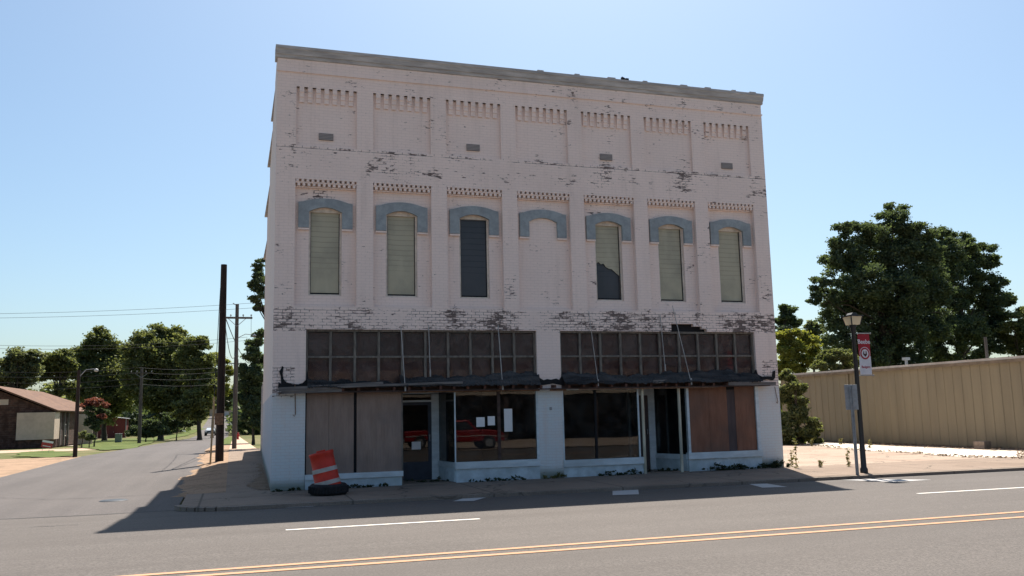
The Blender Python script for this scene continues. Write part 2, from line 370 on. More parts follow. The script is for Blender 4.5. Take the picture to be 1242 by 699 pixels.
# ------------------------------------------------------------------ sky, sun, camera
EL, AZ = R(57.7), math.atan2(2.85, 6.33)
w = bpy.data.worlds.new('World'); SC.world = w; w.use_nodes = True
nt = w.node_tree; bg = nt.nodes['Background']; sky = nt.nodes.new('ShaderNodeTexSky'); sky.sky_type = 'NISHITA'; sky.sun_disc = False
sky.sun_elevation = EL; sky.sun_rotation = AZ; sky.air_density = 1.0; sky.dust_density = 1.9; sky.ozone_density = 1.5; sky.altitude = 60
tint = nt.nodes.new('ShaderNodeMix'); tint.data_type = 'RGBA'; tint.blend_type = 'MULTIPLY'; tint.inputs[0].default_value = 1; tint.inputs[7].default_value = (.90, 1.03, 1.06, 1)
nt.links.new(sky.outputs[0], tint.inputs[6]); nt.links.new(tint.outputs[2], bg.inputs[0]); bg.inputs[1].default_value = .068
sl = bpy.data.lights.new('sun', 'SUN'); sl.energy = 5.0; sl.angle = R(.53); sl.color = (1, .93, .84)
so = bpy.data.objects.new('sun', sl); COL.objects.link(so)
sd = Vector((math.sin(AZ)*math.cos(EL), math.cos(AZ)*math.cos(EL), math.sin(EL)))
so.rotation_euler = sd.to_track_quat('Z', 'Y').to_euler()
cd = bpy.data.cameras.new('camera'); cam = bpy.data.objects.new('camera', cd); COL.objects.link(cam); SC.camera = cam
cd.sensor_width = 36; cd.lens = F/1242*36; cd.clip_end = 6000; cd.clip_start = .1
cam.matrix_world = Matrix(((RM[0][0], -RM[1][0], -RM[2][0], CAM[0]), (RM[0][1], -RM[1][1], -RM[2][1], CAM[1]), (RM[0][2], -RM[1][2], -RM[2][2], CAM[2]), (0, 0, 0, 1)))
SC.view_settings.view_transform = 'Standard'; SC.view_settings.look = 'None'; SC.view_settings.gamma = 1.0
SC.view_settings.exposure = 1.0
SC.render.film_transparent = False
SC.cycles.max_bounces = 6; SC.cycles.transparent_max_bounces = 12; SC.cycles.use_denoising = True
SC.cycles.sample_clamp_indirect = 4

# ------------------------------------------------------------------ ground, roads, pavements
mb = MB(); ys = TY
for a, b in zip(range(len(ys)-1), range(1, len(ys))):
    mb.add([(-1800, ys[a], TZ[a]-.16), (1800, ys[a], TZ[a]-.16), (1800, ys[b], TZ[b]-.16), (-1800, ys[b], TZ[b]-.16)], [(0, 1, 2, 3)])
SHEETS.add('ground'); tag(mb.build('ground', M['field']), kind='structure')
kx = lambda x: -2.95-.035*(x+1.8)
RD = -.10
RP_Y = [-40, -19.5, -14.0, -10.3, -6.4, -2.4, 40]; RP_Z = [-.11, -.11, 0.0, .05, 0.0, -.105, -.105]
def rdz(x, y): return float(np.interp(y+.027*x, RP_Y, RP_Z))       # crowned carriageway
def roadhit(px, py):
    d = ray(px, py); t = 20.0
    for _ in range(40):
        p = CAM+d*t; t += (rdz(p[0], p[1])-p[2])/d[2]
    return CAM+d*t
mb = MB(); yb = [-19.5, -14.0, -10.3, -6.4, -2.4]
for a, b in zip(yb[:-1], yb[1:]):
    q = [(-220, a+.027*220), (220, a-.027*220), (220, b-.027*220), (-220, b+.027*220)]
    mb.add([(x, y, rdz(x, y)) for x, y in q], [(0, 1, 2, 3)])
SHEETS.add('main_road'); tag(mb.build('main_road', M['road']), kind='structure')
xl = -8.4
mb = MB()
yb = [-2.6, 30, 125, 150, 250, 420]
for i in range(5):
    a, b = yb[i], yb[i+1]
    l = lambda y: xl+(0 if y < 60 else min(1.6, (y-60)*.02)); r = lambda y: -1.95 if y < 40 else -1.95+min(.6, (y-40)*.01)
    za, zb = (T(a)+RD-.010, T(b)+RD-.010)
    mb.add([(l(a), a, za), (r(a), a, za), (r(b), b, zb), (l(b), b, zb)], [(0, 1, 2, 3)])
SHEETS.add('side_street'); tag(mb.build('side_street', M['street']), kind='structure')
sheet('street_mouth', [(-14, -2.35), (-8.4, -2.35), (-8.4, 3.2), (-9.2, 6.5), (-11.5, 9.5), (-16, 11.0), (-30, 11.5), (-30, -2.35)], RD-.022, M['street'])
# front pavement with rounded corner and kerb face
def jagged(pts, amp=.06, n=7):
    out = []
    for i, p in enumerate(pts):
        q = pts[(i+1) % len(pts)]
        for t in np.linspace(0, 1, n+1)[:-1]: out.append((p[0]+(q[0]-p[0])*t+rng.normal(0, amp), p[1]+(q[1]-p[1])*t+rng.normal(0, amp*1.5)))
    return out
def slab(name, pts, z0, z1, mat):
    mb = MB(); mb.prism(pts, 2, z0, z1); return tag(mb.build(name, mat), kind='structure')
arc = [(-1.85+.9-.9*math.cos(t), kx(-1.8)+.9-.9*math.sin(t)) for t in np.linspace(.1, math.pi/2, 8)]
slab('front_pavement', arc+[(13.95, kx(13.95)+.14), (60, kx(60)+.14), (60, -.9), (14.02, -.05), (14.02, .35), (0, .35), (-1.0, .35), (-1.86, .35)], -.2, 0, M['walk'])
mb = MB()
kp = arc+[(8, kx(8)+.14), (14, kx(14)+.14), (60, kx(60)+.14)]
for p, q in zip(kp[:-1], kp[1:]):
    p, q = np.array(p), np.array(q); d = (q-p)/np.linalg.norm(q-p); nrm = np.array([d[1], -d[0]])*.14
    mb.add([(*p, -.004), (*q, -.004), (*(q+nrm), -.012), (*(p+nrm), -.012), (*(p+nrm), -.2), (*(q+nrm), -.2)], [(0, 1, 2, 3), (3, 2, 5, 4)])
tag(mb.build('kerb', M['kerb']), kind='structure')
# side pavement, dirt verge
mb = MB(); mb.prism([(-1.0, .353), (.6, .353), (.9, 30), (-1.0, 30)], 2, -.2, -.004); mb2 = MB()
tag(mb.build('side_pavement', M['walk']), kind='structure')
for (a, b) in ((30, 125),):
    sheet('far_pavement', [(-1.0, a), (.5, a), (.3, b), (-.6, b)], -.02, concrete('far_concrete', (.50, .36, .26), .4, (.40, .26, .18)))
ny = 150; vs = []; fs = []
for i, y in enumerate(np.linspace(.36, 30, ny)):
    xo = -1.87 if y < 1 else -2.05-.2*math.sin(y*.31)-.12*math.sin(y*1.7)-rng.uniform(0, .14)-(.2 if y > 6 else 0)
    for j in range(6):
        u = j/5; vs.append((-1.0+(xo+1.0)*u, y+rng.normal(0, .02)*(0 < i < ny-1), -.012-.112*u**1.6+(rng.normal(0, .008) if 0 < j < 5 else 0)))
for i in range(ny-1):
    for j in range(5): fs.append((i*6+j, i*6+j+1, i*6+j+7, i*6+j+6))
mb = MB(); mb.add(vs, fs, True); SHEETS.add('dirt_verge'); o = mb.build('dirt_verge', M['dirt']); tag(o, kind='structure')
if o.data.polygons[0].normal.z < 0: o.data.flip_normals()
sheet('far_verge', [(-2.3, 30), (-1.0, 30), (-.8, 48), (-2.1, 48)], -.028, M['dirt'])
sheet('grass_strip', [(-2.0, 48), (-.75, 48), (-.62, 124), (-1.5, 124)], -.03, M['grass'])
vs = []; fs = []
for i, y in enumerate(np.linspace(.5, 13, 90)):
    wd = (.34*math.exp(-(y-2.2)**2/6)+.14+.06*math.sin(y*3.1)+rng.normal(0, .035))*min(1, (y-.45)*1.6)
    for j in range(4): vs.append((.015*y-.006-max(.01, wd)*j/3, y, .004+(.012*math.sin(9*y+j*2) if 0 < j < 3 else 0)*.5+(.006 if 0 < j < 3 else 0)))
for i in range(89):
    for j in range(3): fs.append((i*4+j, i*4+j+1, i*4+j+5, i*4+j+4))
mb = MB(); mb.add(vs, fs, True); SHEETS.add('dry_grass_patch'); o = mb.build('dry_grass_patch', M['litter']); tag(o, kind='structure')
if o.data.polygons[0].normal.z < 0: o.data.flip_normals()
# lot to the right of the building
sheet('concrete_lot', [(14.02, -.05), (60, -.9), (60, 24), (14.6, 24)], -.012, M['lot'])
sl_px = [(1000, 541), (1040, 546.5), (1100, 548.5), (1140, 552.5), (1190, 554.5), (1241, 556), (1241, 547), (1100, 541.8), (1000, 536.5), (958, 534.5), (962, 538)]
sl_pts = [hit(*p)[:2] for p in sl_px]; jj = []
for i, p in enumerate(sl_pts):
    q = sl_pts[(i+1) % len(sl_pts)]
    for t in np.linspace(0, 1, 9)[:-1]:
        r_ = p+(q-p)*t; jj.append((r_[0]+rng.normal(0, .10), r_[1]+rng.normal(0, .12)))
sheet('pale_slab', jj, -.006, M['whiteslab'])
# left side ground
sheet('sandy_shoulder', [(-8.4, 3.2)]+[(-8.4+rng.uniform(.0, .28), y) for y in np.linspace(4, 30, 60)]+jagged([(-16, 30), (-16, 11.5)], .1, 12)+[(-16, 11), (-11.5, 9.5), (-9.2, 6.5)], -.112, M['dirt'])
sheet('left_parking', [(-8.4, 10), (-8.4, 60), (-40, 60), (-40, 11.6), (-16, 11.2)], -.116, concrete('parking_concrete', (.46, .33, .24), .5, (.36, .25, .17)))
def pxsheet(name, px, dz, mat, amp=.16): return sheet(name, jagged([hit(*p, dz)[:2] for p in px], amp, 9), dz, mat)
pxsheet('lawn', [(18, 553.5), (24, 548.5), (60, 546.5), (86, 548.5), (88, 552.5), (60, 555)], -.10, M['grass'])
pxsheet('lawn', [(95, 543), (112, 534), (185, 531), (188, 536), (160, 544), (126, 546)], -.10, M['grass'])
pxsheet('lawn', [(186, 531), (240, 519.7), (249, 520), (205, 532), (189, 535.5)], -.10, M['grass'])
# markings
YEL, WHT = None, None
def paint(name, c, fade):
    s = NT(name); p = s.pos(); n = s.noise(p, 18, 5, .7)
    col = s.mix(s.ramp(n, fade, fade+.2), c, (.26, .22, .195)); s.bsdf(col, .8, spec=.2); return s.m
YEL = paint('yellow_road_paint', (.47, .265, .15), .50); WHT = paint('white_road_paint', (.72, .68, .62), .62); FADE = paint('faded_road_paint', (.42, .41, .40), .55)
ry = lambda x, y0: y0-.027*x
def strip(name, x0, x1, y0, w_, mat):
    mb = MB(); mb.add([(x, ry(x, y0)+e, rdz(x, ry(x, y0)+e)+.005) for x, e in ((x0, -w_), (x1, -w_), (x1, w_), (x0, w_))], [(0, 1, 2, 3)])
    SHEETS.add(name); tag(mb.build(name, mat), kind='structure')
for e0, e1 in (((189, 697), (1242, 621)), ((241, 699), (1242, 627.5))):
    p, q = roadhit(*e0), roadhit(*e1); m_ = (q[1]-p[1])/(q[0]-p[0]); yl = lambda x: p[1]+m_*(x-p[0])
    xs_ = np.linspace(-60, 80, 57); mb = MB()
    mb.add([(x, yl(x)+e, rdz(x, yl(x)+e)+.006) for x in xs_ for e in (-.055, .055)], [(2*i, 2*i+2, 2*i+3, 2*i+1) for i in range(56)])
    SHEETS.add('road_marking'); tag(mb.build('road_marking', YEL), kind='structure')
p = roadhit(464, 636.5); y0 = p[1]+.027*p[0]; xa = roadhit(347, 644)[0]; xe = roadhit(580, 629)[0]; xn = roadhit(1112, 599)[0]
for k in range(-4, 5): strip('road_marking', xa+(xn-xa)*k, xa+(xn-xa)*k+(xe-xa), y0, .05, WHT)
for q in ([(549, 608.5), (574, 601.5), (599, 601), (575, 608)], [(743, 594.5), (774, 594.2), (775, 600), (743, 601)], [(908, 587.5), (930, 587), (955, 591), (925, 592)], [(1020, 582.5), (1060, 581.6), (1130, 582.3), (1085, 585)], [(345, 616.5), (375, 613.5), (405, 612), (378, 615)]):
    mb = MB(); mb.add([tuple(roadhit(*v)+np.array([0, 0, .006])) for v in q], [(0, 1, 2, 3)]); SHEETS.add('parking_marking')
    o = mb.build('parking_marking', FADE); tag(o, kind='structure')
    if o.data.polygons[0].normal.z < 0: o.data.flip_normals()
mb = MB(); mb.lathe([(.0, .012), (.27, .012), (.30, .004), (.31, .0)], 24); tag(mb.build('manhole_cover', M['black_metal'], loc=(-3.47, .9, RD-.004)), 'dark round manhole cover set in the side street asphalt', 'manhole')
for pts in ([(38, 640), (52, 638.5), (60, 639.2), (76, 637.5), (98, 636.8)], [(0, 604), (60, 606), (120, 603.5), (170, 601), (205, 599)]):
    ctr = [roadhit(*q) if q[1] > 620 else hit(*q, RD) for q in pts]; mb = MB(); vs = []
    fine_ = []
    for p_, q_ in zip(ctr[:-1], ctr[1:]):
        for t_ in np.linspace(0, 1, 9)[:-1]: fine_.append(p_+(q_-p_)*t_+np.array([0, rng.normal(0, .03), 0]))
    for p_ in fine_: w_ = rng.uniform(.004, .02); vs += [tuple(p_+np.array([0, -w_, .006])), tuple(p_+np.array([0, w_, .006]))]
    mb.add(vs, [(2*i, 2*i+2, 2*i+3, 2*i+1) for i in range(len(fine_)-1)]); SHEETS.add('road_crack'); tag(mb.build('road_crack', M['black']), kind='structure')
# asphalt seam between the two surfaces
mb = MB()
xs = np.linspace(-12, -1.95, 30)
yy = [-2.42-.027*x+.03*math.sin(x*2.1)+rng.normal(0, .012) for x in xs]
mb.add([(x, y-.03, RD+.004) for x, y in zip(xs, yy)]+[(x, y+.03, RD+.004) for x, y in zip(xs, yy)], [(i, i+1, i+31, i+30) for i in range(29)])
SHEETS.add('asphalt_seam'); tag(mb.build('asphalt_seam', M['black']), kind='structure')

# ------------------------------------------------------------------ THE BRICK BUILDING
B = thing('brick_building', 'two-storey white painted brick building with peeling facade and boarded shopfronts', 'building')
CX = [1.226+1.9244*i for i in range(7)]
HB, HW, WZ0, WZ1, ARC = .752, .358, 4.674, 6.777, 6.89
def grid_wall(mb, xb, zb, dep):
    nx, nz = len(xb)-1, len(zb)-1
    D = [[dep((xb[i]+xb[i+1])/2, (zb[j]+zb[j+1])/2) for j in range(nz)] for i in range(nx)]
    for i in range(nx):
        for j in range(nz):
            d = D[i][j]
            if d is not None: mb.add([(xb[i], d, zb[j]), (xb[i+1], d, zb[j]), (xb[i+1], d, zb[j+1]), (xb[i], d, zb[j+1])], [(0, 1, 2, 3)])
            if i+1 < nx:
                e = D[i+1][j]; a, b = (.32 if d is None else d), (.32 if e is None else e)
                if a != b: mb.add([(xb[i+1], a, zb[j]), (xb[i+1], b, zb[j]), (xb[i+1], b, zb[j+1]), (xb[i+1], a, zb[j+1])], [(0, 1, 2, 3)])
            if j+1 < nz:
                e = D[i][j+1]; a, b = (.32 if d is None else d), (.32 if e is None else e)
                if a != b: mb.add([(xb[i], a, zb[j+1]), (xb[i+1], a, zb[j+1]), (xb[i+1], b, zb[j+1]), (xb[i], b, zb[j+1])], [(0, 1, 2, 3)])
xb = {0, 14.0, .77, 6.69, 7.35, 13.3, 10.66, 11.0, 11.35, 11.62, 11.77}
for c in CX: xb |= {c-HB, c+HB, c-HW-.045, c+HW+.045}
zb = [-.2, 2.28, 3.82, 3.90, 3.97, 4.04, 4.39, WZ0-.0, 6.89, 7.60, 8.42, 9.95, 10.98]
HOLE = [(10.66, 11.77, 3.82, 3.90), (10.66, 11.62, 3.90, 3.97), (10.66, 11.35, 3.97, 4.04)]
def dep(x, z):
    if z < 3.82 and (.77 < x < 6.69 or 7.35 < x < 13.3): return None
    for a, b, c, d in HOLE:
        if a < x < b and c < z < d: return .14
    for i, c in enumerate(CX):
        if abs(x-c) < HW+.045 and WZ0 < z < 6.89 and i != 3: return None
        if abs(x-c) < HB and 4.39 < z < 7.60: return .15
        if abs(x-c) < HB and 8.42 < z < 9.95: return .08
    return 0.0
mb = MB(); grid_wall(mb, sorted(xb), zb, dep)
mb.box(-.012, 14.012, -.035, .0, 10.315, 10.35)     # string course
SHEETS.add('front_wall'); front = mb.build('front_wall', M['brick'], B)
bm = bmesh.new(); bm.from_mesh(front.data); bmesh.ops.remove_doubles(bm, verts=bm.verts, dist=.0005); bm.to_mesh(front.data); bm.free()
front['label'] = 'pinkish white painted brick front with flaking paint'
mb = MB()
mb.box(10.67, 11.76, .13, .2, 3.83, 4.035)
mb.build('missing_brick_hole', M['black'], B)
# side walls: left wall leans a little off square and its parapet steps down
SK = .021
steps = [(0, 10.98), (2.6, 10.98), (2.6, 10.72), (5.2, 10.70), (5.2, 10.42), (9.3, 10.40), (9.3, 9.75), (14.3, 9.7), (14.3, 8.75), (18.5, 8.7)]
def skew(y, off=0): return off+SK*y
def wallprofile(x, pr, th, mb):
    prof = [(0, -.2)]+pr+[(pr[-1][0], -.2)]; n = len(prof)
    a = [(skew(y, x), y+.001, z) for y, z in prof]; b = [(skew(y, x)+th, y+.001, z) for y, z in prof]
    mb.add(a+b, [tuple(range(n)), tuple(range(2*n-1, n-1, -1))]+[(i, i+n, (i+1) % n+n, (i+1) % n) for i in range(n)])
mb = MB(); wallprofile(0.001, steps, .3, mb); sw = mb.build('side_wall', M['side'], B)
sw['label'] = 'left side wall with stepped parapet, pinkish above and grey below'
mb = MB(); wallprofile(13.7-.001, steps, .3, mb); mb.build('side_wall', M['side'], B)
mb = MB(); mb.box(.38+.3, 13.9+.2, 18.2, 18.5, -.2, 8.7); mb.build('rear_wall', M['side'], B)
mb = MB(); mb.add([(.3, .3, 10.2), (13.7, .3, 10.2), (14.1, 18.3, 8.2), (.7, 18.3, 8.2)], [(0, 1, 2, 3)]); mb.build('roof', M['tar'], B)
mb = MB(); mb.prism([(.40, 18.51), (14.2, 18.51), (14.2, 27), (.58, 27)], 2, -.2, 3.3); mb.build('rear_annex', M['rearbrick'], B)
mb = MB()   # coping on the steps
for (y0, y1, z) in ((2.63, 5.2, 10.72), (5.22, 9.28, 10.41), (9.32, 14.28, 9.73), (14.32, 18.5, 8.73)):
    mb.box(skew(y0)-.004, skew(y1)+.34, y0, y1, z, z+.05)
each(mb, 'coping', M['cornice'], B)
# cornice
mb = MB(); mb.prism([(-.001, 10.66), (-.035, 10.67), (-.045, 10.74), (-.07, 10.75), (-.10, 10.87), (-.12, 10.89), (-.12, 10.96), (.32, 10.985), (.32, 10.66)], 0, -.05, 14.05)
co = mb.build('cornice', M['cornice'], B)
mb = MB()
for x in (6.9, 8.0, 9.0, 10.1, 11.3, 12.1, 13.0, 13.6): mb.box(x, x+random.uniform(.12, .3), -.08, .2, 10.97, 11.01)
each(mb, 'loose_coping_tile', M['cornice'], B)
# corbels, dentils, vents, hoods, windows
for i, c in enumerate(CX):
    mb = MB(); mb.box(c-HB, c+HB, -.008, .08, 9.95, 9.985); cb_ = mb.build('corbel_band', M['brick'], B)
    for k in range(7):
        x = c-HB+.075+.2045*k; mb = MB()
        mb.prism([(.08, 9.948), (-.006, 9.948), (-.006, 9.815), (.016, 9.812), (.016, 9.69), (.036, 9.687), (.036, 9.565), (.08, 9.565)], 0, x, x+.115)
        mb.build('corbel', M['brick'], cb_)
    mb = MB()
    mb.box(c-HB+.002, c+HB-.002, -.006, .16, 7.568, 7.605); mb.box(c-HB+.002, c+HB-.002, .014, .16, 7.47, 7.505)
    mb.box(c-HB+.002, c+HB-.002, .075, .16, 7.37, 7.40)
    for k in range(12):
        x = c-HB+.02+.124*k
        mb.box(x, x+.066, -.004, .16, 7.505, 7.566); mb.box(x+.03, x+.096, .018, .16, 7.400, 7.470)
    mb.build('dentil_course', M['brick'], B)
    if i in (0, 2, 4, 6):
        mb = MB(); mb.box(c-.19, c+.17, .042, .09, 8.62, 8.79); mb.build('vent', M['vent'], B)
    # hood
    o = [(-.665, 6.36), (-.665, 7.00)]+[(x, 7.00+.115*(1-(x/.60)**2)) for x in np.linspace(-.56, .56, 13)]+[(.665, 7.00), (.665, 6.36), (.405, 6.36), (.405, 6.77)]
    inn = [(x, 6.77+.12*(1-(x/.405)**2)) for x in np.linspace(.36, -.36, 11)]
    pts = [(c+x, z) for x, z in o+inn+[(-.405, 6.77), (-.405, 6.36)]]
    mb = MB(); mb.prism(pts, 1, .075, .153); h = mb.build('window_hood', M['hood'], B)
    mb = MB()
    for sgn in (-1, 1): mb.box(c+sgn*.535-.135, c+sgn*.535+.135, .085, .152, 6.305, 6.352)
    each(mb, 'hood_stop', M['brick'], h)
    if i == 3: continue
    mb = MB()
    yf = .235
    mb.box(c-HW-.044, c-HW, yf-.03, .31, WZ0+.002, 6.888); mb.box(c+HW, c+HW+.044, yf-.03, .31, WZ0+.002, 6.888)
    mb.box(c-HW, c+HW, yf-.035, .31, WZ1, 6.888); mb.box(c-HW, c+HW, yf-.06, .31, WZ0+.002, WZ0+.03)
    wf = mb.build('window', M['cream'], B)
    mb = MB()
    if i == 4:      # the panel is broken away below a ragged edge
        rag = [(c-HW, 5.72), (c-.27, 5.76), (c-.2, 5.70), (c-.12, 5.72), (c-.06, 5.63), (c+.03, 5.58), (c+.12, 5.57), (c+.2, 5.50), (c+.3, 5.42), (c+HW, 5.38)]
        mb.prism(rag+[(c+HW, WZ1), (c-HW, WZ1)], 1, yf+.02, yf+.03); mb.build('pane', M['pane_olive'], wf)
        mb = MB(); mb.box(c-HW, c+HW, yf+.06, yf+.07, WZ0+.03, 5.9); mb.build('broken_pane', M['pane_dark'], wf)
    else:
        mb.box(c-HW, c+HW, yf+.02, yf+.03, WZ0+.03, WZ1); mb.build('pane', M['pane_dark'] if i == 2 else M['pane_olive'], wf)
    mb = MB()
    e = .014
    mb.box(c-HW, c-HW+e, yf-.002, yf+.02, WZ0+.03, WZ1); mb.box(c+HW-e, c+HW, yf-.002, yf+.02, WZ0+.03, WZ1); mb.box(c-HW+e, c+HW-e, yf-.002, yf+.02, WZ0+.03, WZ0+.075)
    mb.build('sash', M['black'], wf)

# transoms
def transom(x0, x1, n, glass, red):
    yf = .10; mb = MB()
    mb.box(x0, x1, yf-.03, yf+.06, 3.77, 3.819); mb.box(x0, x0+.05, yf-.02, yf+.06, 2.5, 3.77); mb.box(x1-.05, x1, yf-.02, yf+.06, 2.5, 3.77)
    wd = (x1-x0)/n
    for k in range(1, n): mb.box(x0+k*wd-.03, x0+k*wd+.03, yf-.015, yf+.05, 2.5, 3.77)
    for k in range(n): mb.box(x0+k*wd+(.05 if k == 0 else .03), x0+(k+1)*wd-(.05 if k == n-1 else .03), yf-.005, yf+.05, 3.125, 3.175)
    t = mb.build('transom_window', M['frame'], B)
    mb = MB(); mb.box(x0+.02, x1-.02, yf+.055, yf+.062, 2.5, 3.76); mb.build('pane', M['transglass'], t)
    mb = MB()
    for k in range(n):
        for (z0, z1) in ((2.5, 3.14), (3.16, 3.76)):
            mb.box(x0+k*wd+.01, x0+(k+1)*wd-.01, yf+.09+.004*random.random(), yf+.11, z0, z1)
    mb.build('backing_board', red, t)
def backing(name, a, b):
    s = NT(name); g = s.n('ShaderNodeNewGeometry'); o = s.obj()
    col = s.mix(g.outputs['Random Per Island'], a, b); col = s.mix(s.ramp(s.noise(o, 3, 5), .4, .75), col, tuple(x*.6 for x in b))
    s.bsdf(col, .8, bump=s.noise(o, 4, 4), bstr=.2); return s.m
M['back_l'] = backing('transom_backing', (.17, .145, .14), (.25, .21, .19))
M['back_r'] = backing('transom_backing_red', (.18, .135, .125), (.26, .19, .165))
transom(.775, 6.685, 10, None, M['back_l']); transom(7.355, 13.295, 10, None, M['back_r'])
# interior shell behind the glass
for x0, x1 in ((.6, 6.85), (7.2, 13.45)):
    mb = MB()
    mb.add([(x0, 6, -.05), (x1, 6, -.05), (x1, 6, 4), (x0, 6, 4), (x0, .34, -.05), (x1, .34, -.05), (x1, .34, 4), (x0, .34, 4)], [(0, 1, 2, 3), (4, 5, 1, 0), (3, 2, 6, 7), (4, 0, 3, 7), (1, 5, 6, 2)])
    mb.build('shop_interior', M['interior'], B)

# canopy wreck: ledger timber, joist ends, crumpled tar sheet, torn flashing on the piers
cn_b = MB(); cn_b.box(.12, 6.9, -.24, -.02, 2.275, 2.300); cn_b.box(6.91, 13.55, -.25, -.03, 2.278, 2.303); cn_b.box(.77, 6.69, .0, .06, 2.30, 2.5); cn_b.box(7.35, 13.3, .0, .06, 2.30, 2.5)
cn = cn_b.build('canopy_frame', M['darkwood'], B); cn['label'] = 'collapsed dark timber canopy over the shopfronts'
JW = plain('joist_wood', (.12, .058, .042), .9, .45, 6)
for k in range(34):
    x = .5+k*.39+random.uniform(-.05, .05)
    if x > 13.4: break
    mb = MB(); mb.beam((x, -.235, 2.345+random.uniform(-.01, .01)), (x, -.005, 2.36), .06, .075); mb.build('joist', JW, cn)
mb = MB(); mb.beam((.13, -.26, 2.36), (2.6, -.27, 2.47), .02, .10); mb.beam((.2, -.235, 2.30), (1.6, -.235, 2.33), .03, .08); mb.beam((1.5, -.285, 2.41), (4.6, -.28, 2.48), .02, .055)
each(mb, 'loose_plank', M['greytimber'], cn)
mb = MB(); mb.beam((12.2, -.26, 2.36), (13.75, -.22, 2.34), .03, .10); mb.beam((9.9, -.25, 2.44), (10.6, -.25, 2.45), .02, .09); each(mb, 'loose_plank', M['greytimber'], cn)
mb = MB(); mb.box(7.0, 7.45, -.09, -.05, 2.24, 2.275); mb.box(7.75, 11.9, -.22, -.205, 2.25, 2.275); mb.box(3.1, 6.7, -.11, -.07, 2.245, 2.275); each(mb, 'trim_strip', M['rust'], cn)
def crumple(x0, x1, seed, topz):
    r = np.random.default_rng(seed); nx, ny = 130, 11; vs = []; fs = []
    ph = r.uniform(0, 6, 8)
    for i in range(nx+1):
        x = x0+(x1-x0)*i/nx; t = i/nx
        top = topz-.05+.05*math.sin(4*x/3+ph[0])+.04*math.sin(5.1*x+ph[1])*math.sin(1.7*x+ph[6])+.025*math.sin(13*x+ph[2])
        out = -.30+.04*math.sin(2*x+ph[3])+.03*math.sin(7*x+ph[4])
        for j in range(ny+1):
            u = j/ny
            y = .06+(out-.06)*u; z = top+(2.40+.012*math.sin(6.3*x+ph[7])-top)*u**1.3+(.035*math.sin(9*u+3*x+ph[5])+.02*math.sin(17*u-5*x+ph[2]))*math.sin(math.pi*u)+r.normal(0, .012)
            vs.append((x, y, z))
    for i in range(nx):
        for j in range(ny): a = i*(ny+1)+j; fs.append((a, a+1, a+ny+2, a+ny+1))
    mb = MB(); mb.add(vs, fs, False); o = mb.build('tar_sheet', M['tar'], cn)
    m = o.modifiers.new('thick', 'SOLIDIFY'); m.thickness = .012; return o
crumple(.80, 3.2, 3, 2.60); crumple(3.05, 6.70, 4, 2.73); crumple(7.36, 13.28, 5, 2.72)
def jag(pts, name='torn_flashing', mat='black', y0=-.03, y1=-.004):
    mb = MB(); mb.prism(pts, 1, y0, y1); return mb.build(name, M[mat], cn)
jag([(.13, 2.40), (.14, 2.55), (.20, 2.50), (.19, 2.68), (.15, 2.80), (.19, 2.86), (.22, 2.93), (.25, 2.90), (.23, 2.75), (.25, 2.62), (.32, 2.54), (.45, 2.50), (.60, 2.49), (.70, 2.52), (.78, 2.60), (.80, 2.85), (.84, 2.6), (.84, 2.38), (.6, 2.42), (.3, 2.38)])
jag([(6.66, 2.38), (6.64, 2.62), (6.72, 2.68), (6.74, 2.58), (6.85, 2.52), (6.95, 2.55), (7.05, 2.53), (7.2, 2.56), (7.28, 2.52), (7.36, 2.62), (7.40, 2.75), (7.44, 2.5), (7.4, 2.38), (7.1, 2.43), (6.9, 2.40)])
jag([(13.22, 2.38), (13.2, 2.65), (13.27, 2.76), (13.32, 2.60), (13.45, 2.55), (13.62, 2.56), (13.78, 2.55), (13.82, 2.70), (13.90, 2.72), (13.88, 2.52), (13.80, 2.44), (13.6, 2.47), (13.4, 2.44)])
for p, q, r in (((3.09, -.005, 3.9), (3.15, -.24, 2.30), .011), ((3.80, -.005, 3.95), (3.82, -.06, 2.66), .011), ((5.64, -.005, 3.95), (5.66, -.24, 2.30), .012), ((8.2, -.005, 4.35), (8.3, -.24, 2.36), .009), ((10.33, -.005, 4.3), (10.36, -.1, 2.75), .011), ((10.72, -.005, 4.55), (11.05, -.26, 2.36), .012)):
    mb = MB(); mb.tube([p, q], r, 6); mb.tube([(q[0], q[1], q[2]-.02), (q[0], q[1], q[2]+.16)], r*1.9, 6); mb.build('hanger_rod', M['rod'], B)
for x, z0, z1, sl_ in ((.52, 2.48, 1.78, .02), (13.84, 2.26, 1.84, .07)):
    mb = MB(); mb.tube([(x, -.035, z0), (x+sl_*.5, -.03, (z0+z1)/2), (x+sl_, -.035, z1), (x+sl_-.03, -.05, z1-.05), (x+sl_-.06, -.045, z1-.01)], .010, 6); mb.build('hook', M['rust'], B)
mb = MB(); mb.box(7.0, 7.06, -.02, .0, 1.74, 1.82); mb.build('junction_plate', M['galv'], B)

# ---- left shopfront
for q in ((.775, 3.13, -.03, .14, .22, .345), (4.44, 6.69, -.05, .14, .33, .50)): MB().box(*q).build('window_sill', M['whitewood'], B)
for q in ((.78, 3.10, .0, .12, -.1, .22), (4.47, 6.69, -.01, .12, -.1, .33)): MB().box(*q).build('bulkhead', M['bulk'], B)
for q in ((.80, 1.33, .05, .07, .345, 2.29), (1.335, 1.93, .042, .062, .345, 2.29)): MB().box(*q).build('plywood_sheet', M['ply_grey'], B)
mb = MB(); mb.box(2.0, 3.12, .03, .055, .345, 2.29); mb.build('plywood_sheet', M['ply_grey'], B)
mb = MB(); mb.box(.775, .80, .03, .12, .345, 2.3); mb.box(1.90, 2.02, .075, .12, .345, 2.3); each(mb, 'gap_strip', M['black'], B)
mb = MB(); mb.box(3.10, 3.135, .02, .12, .0, 2.3); mb.build('door_jamb', M['frame'], B)
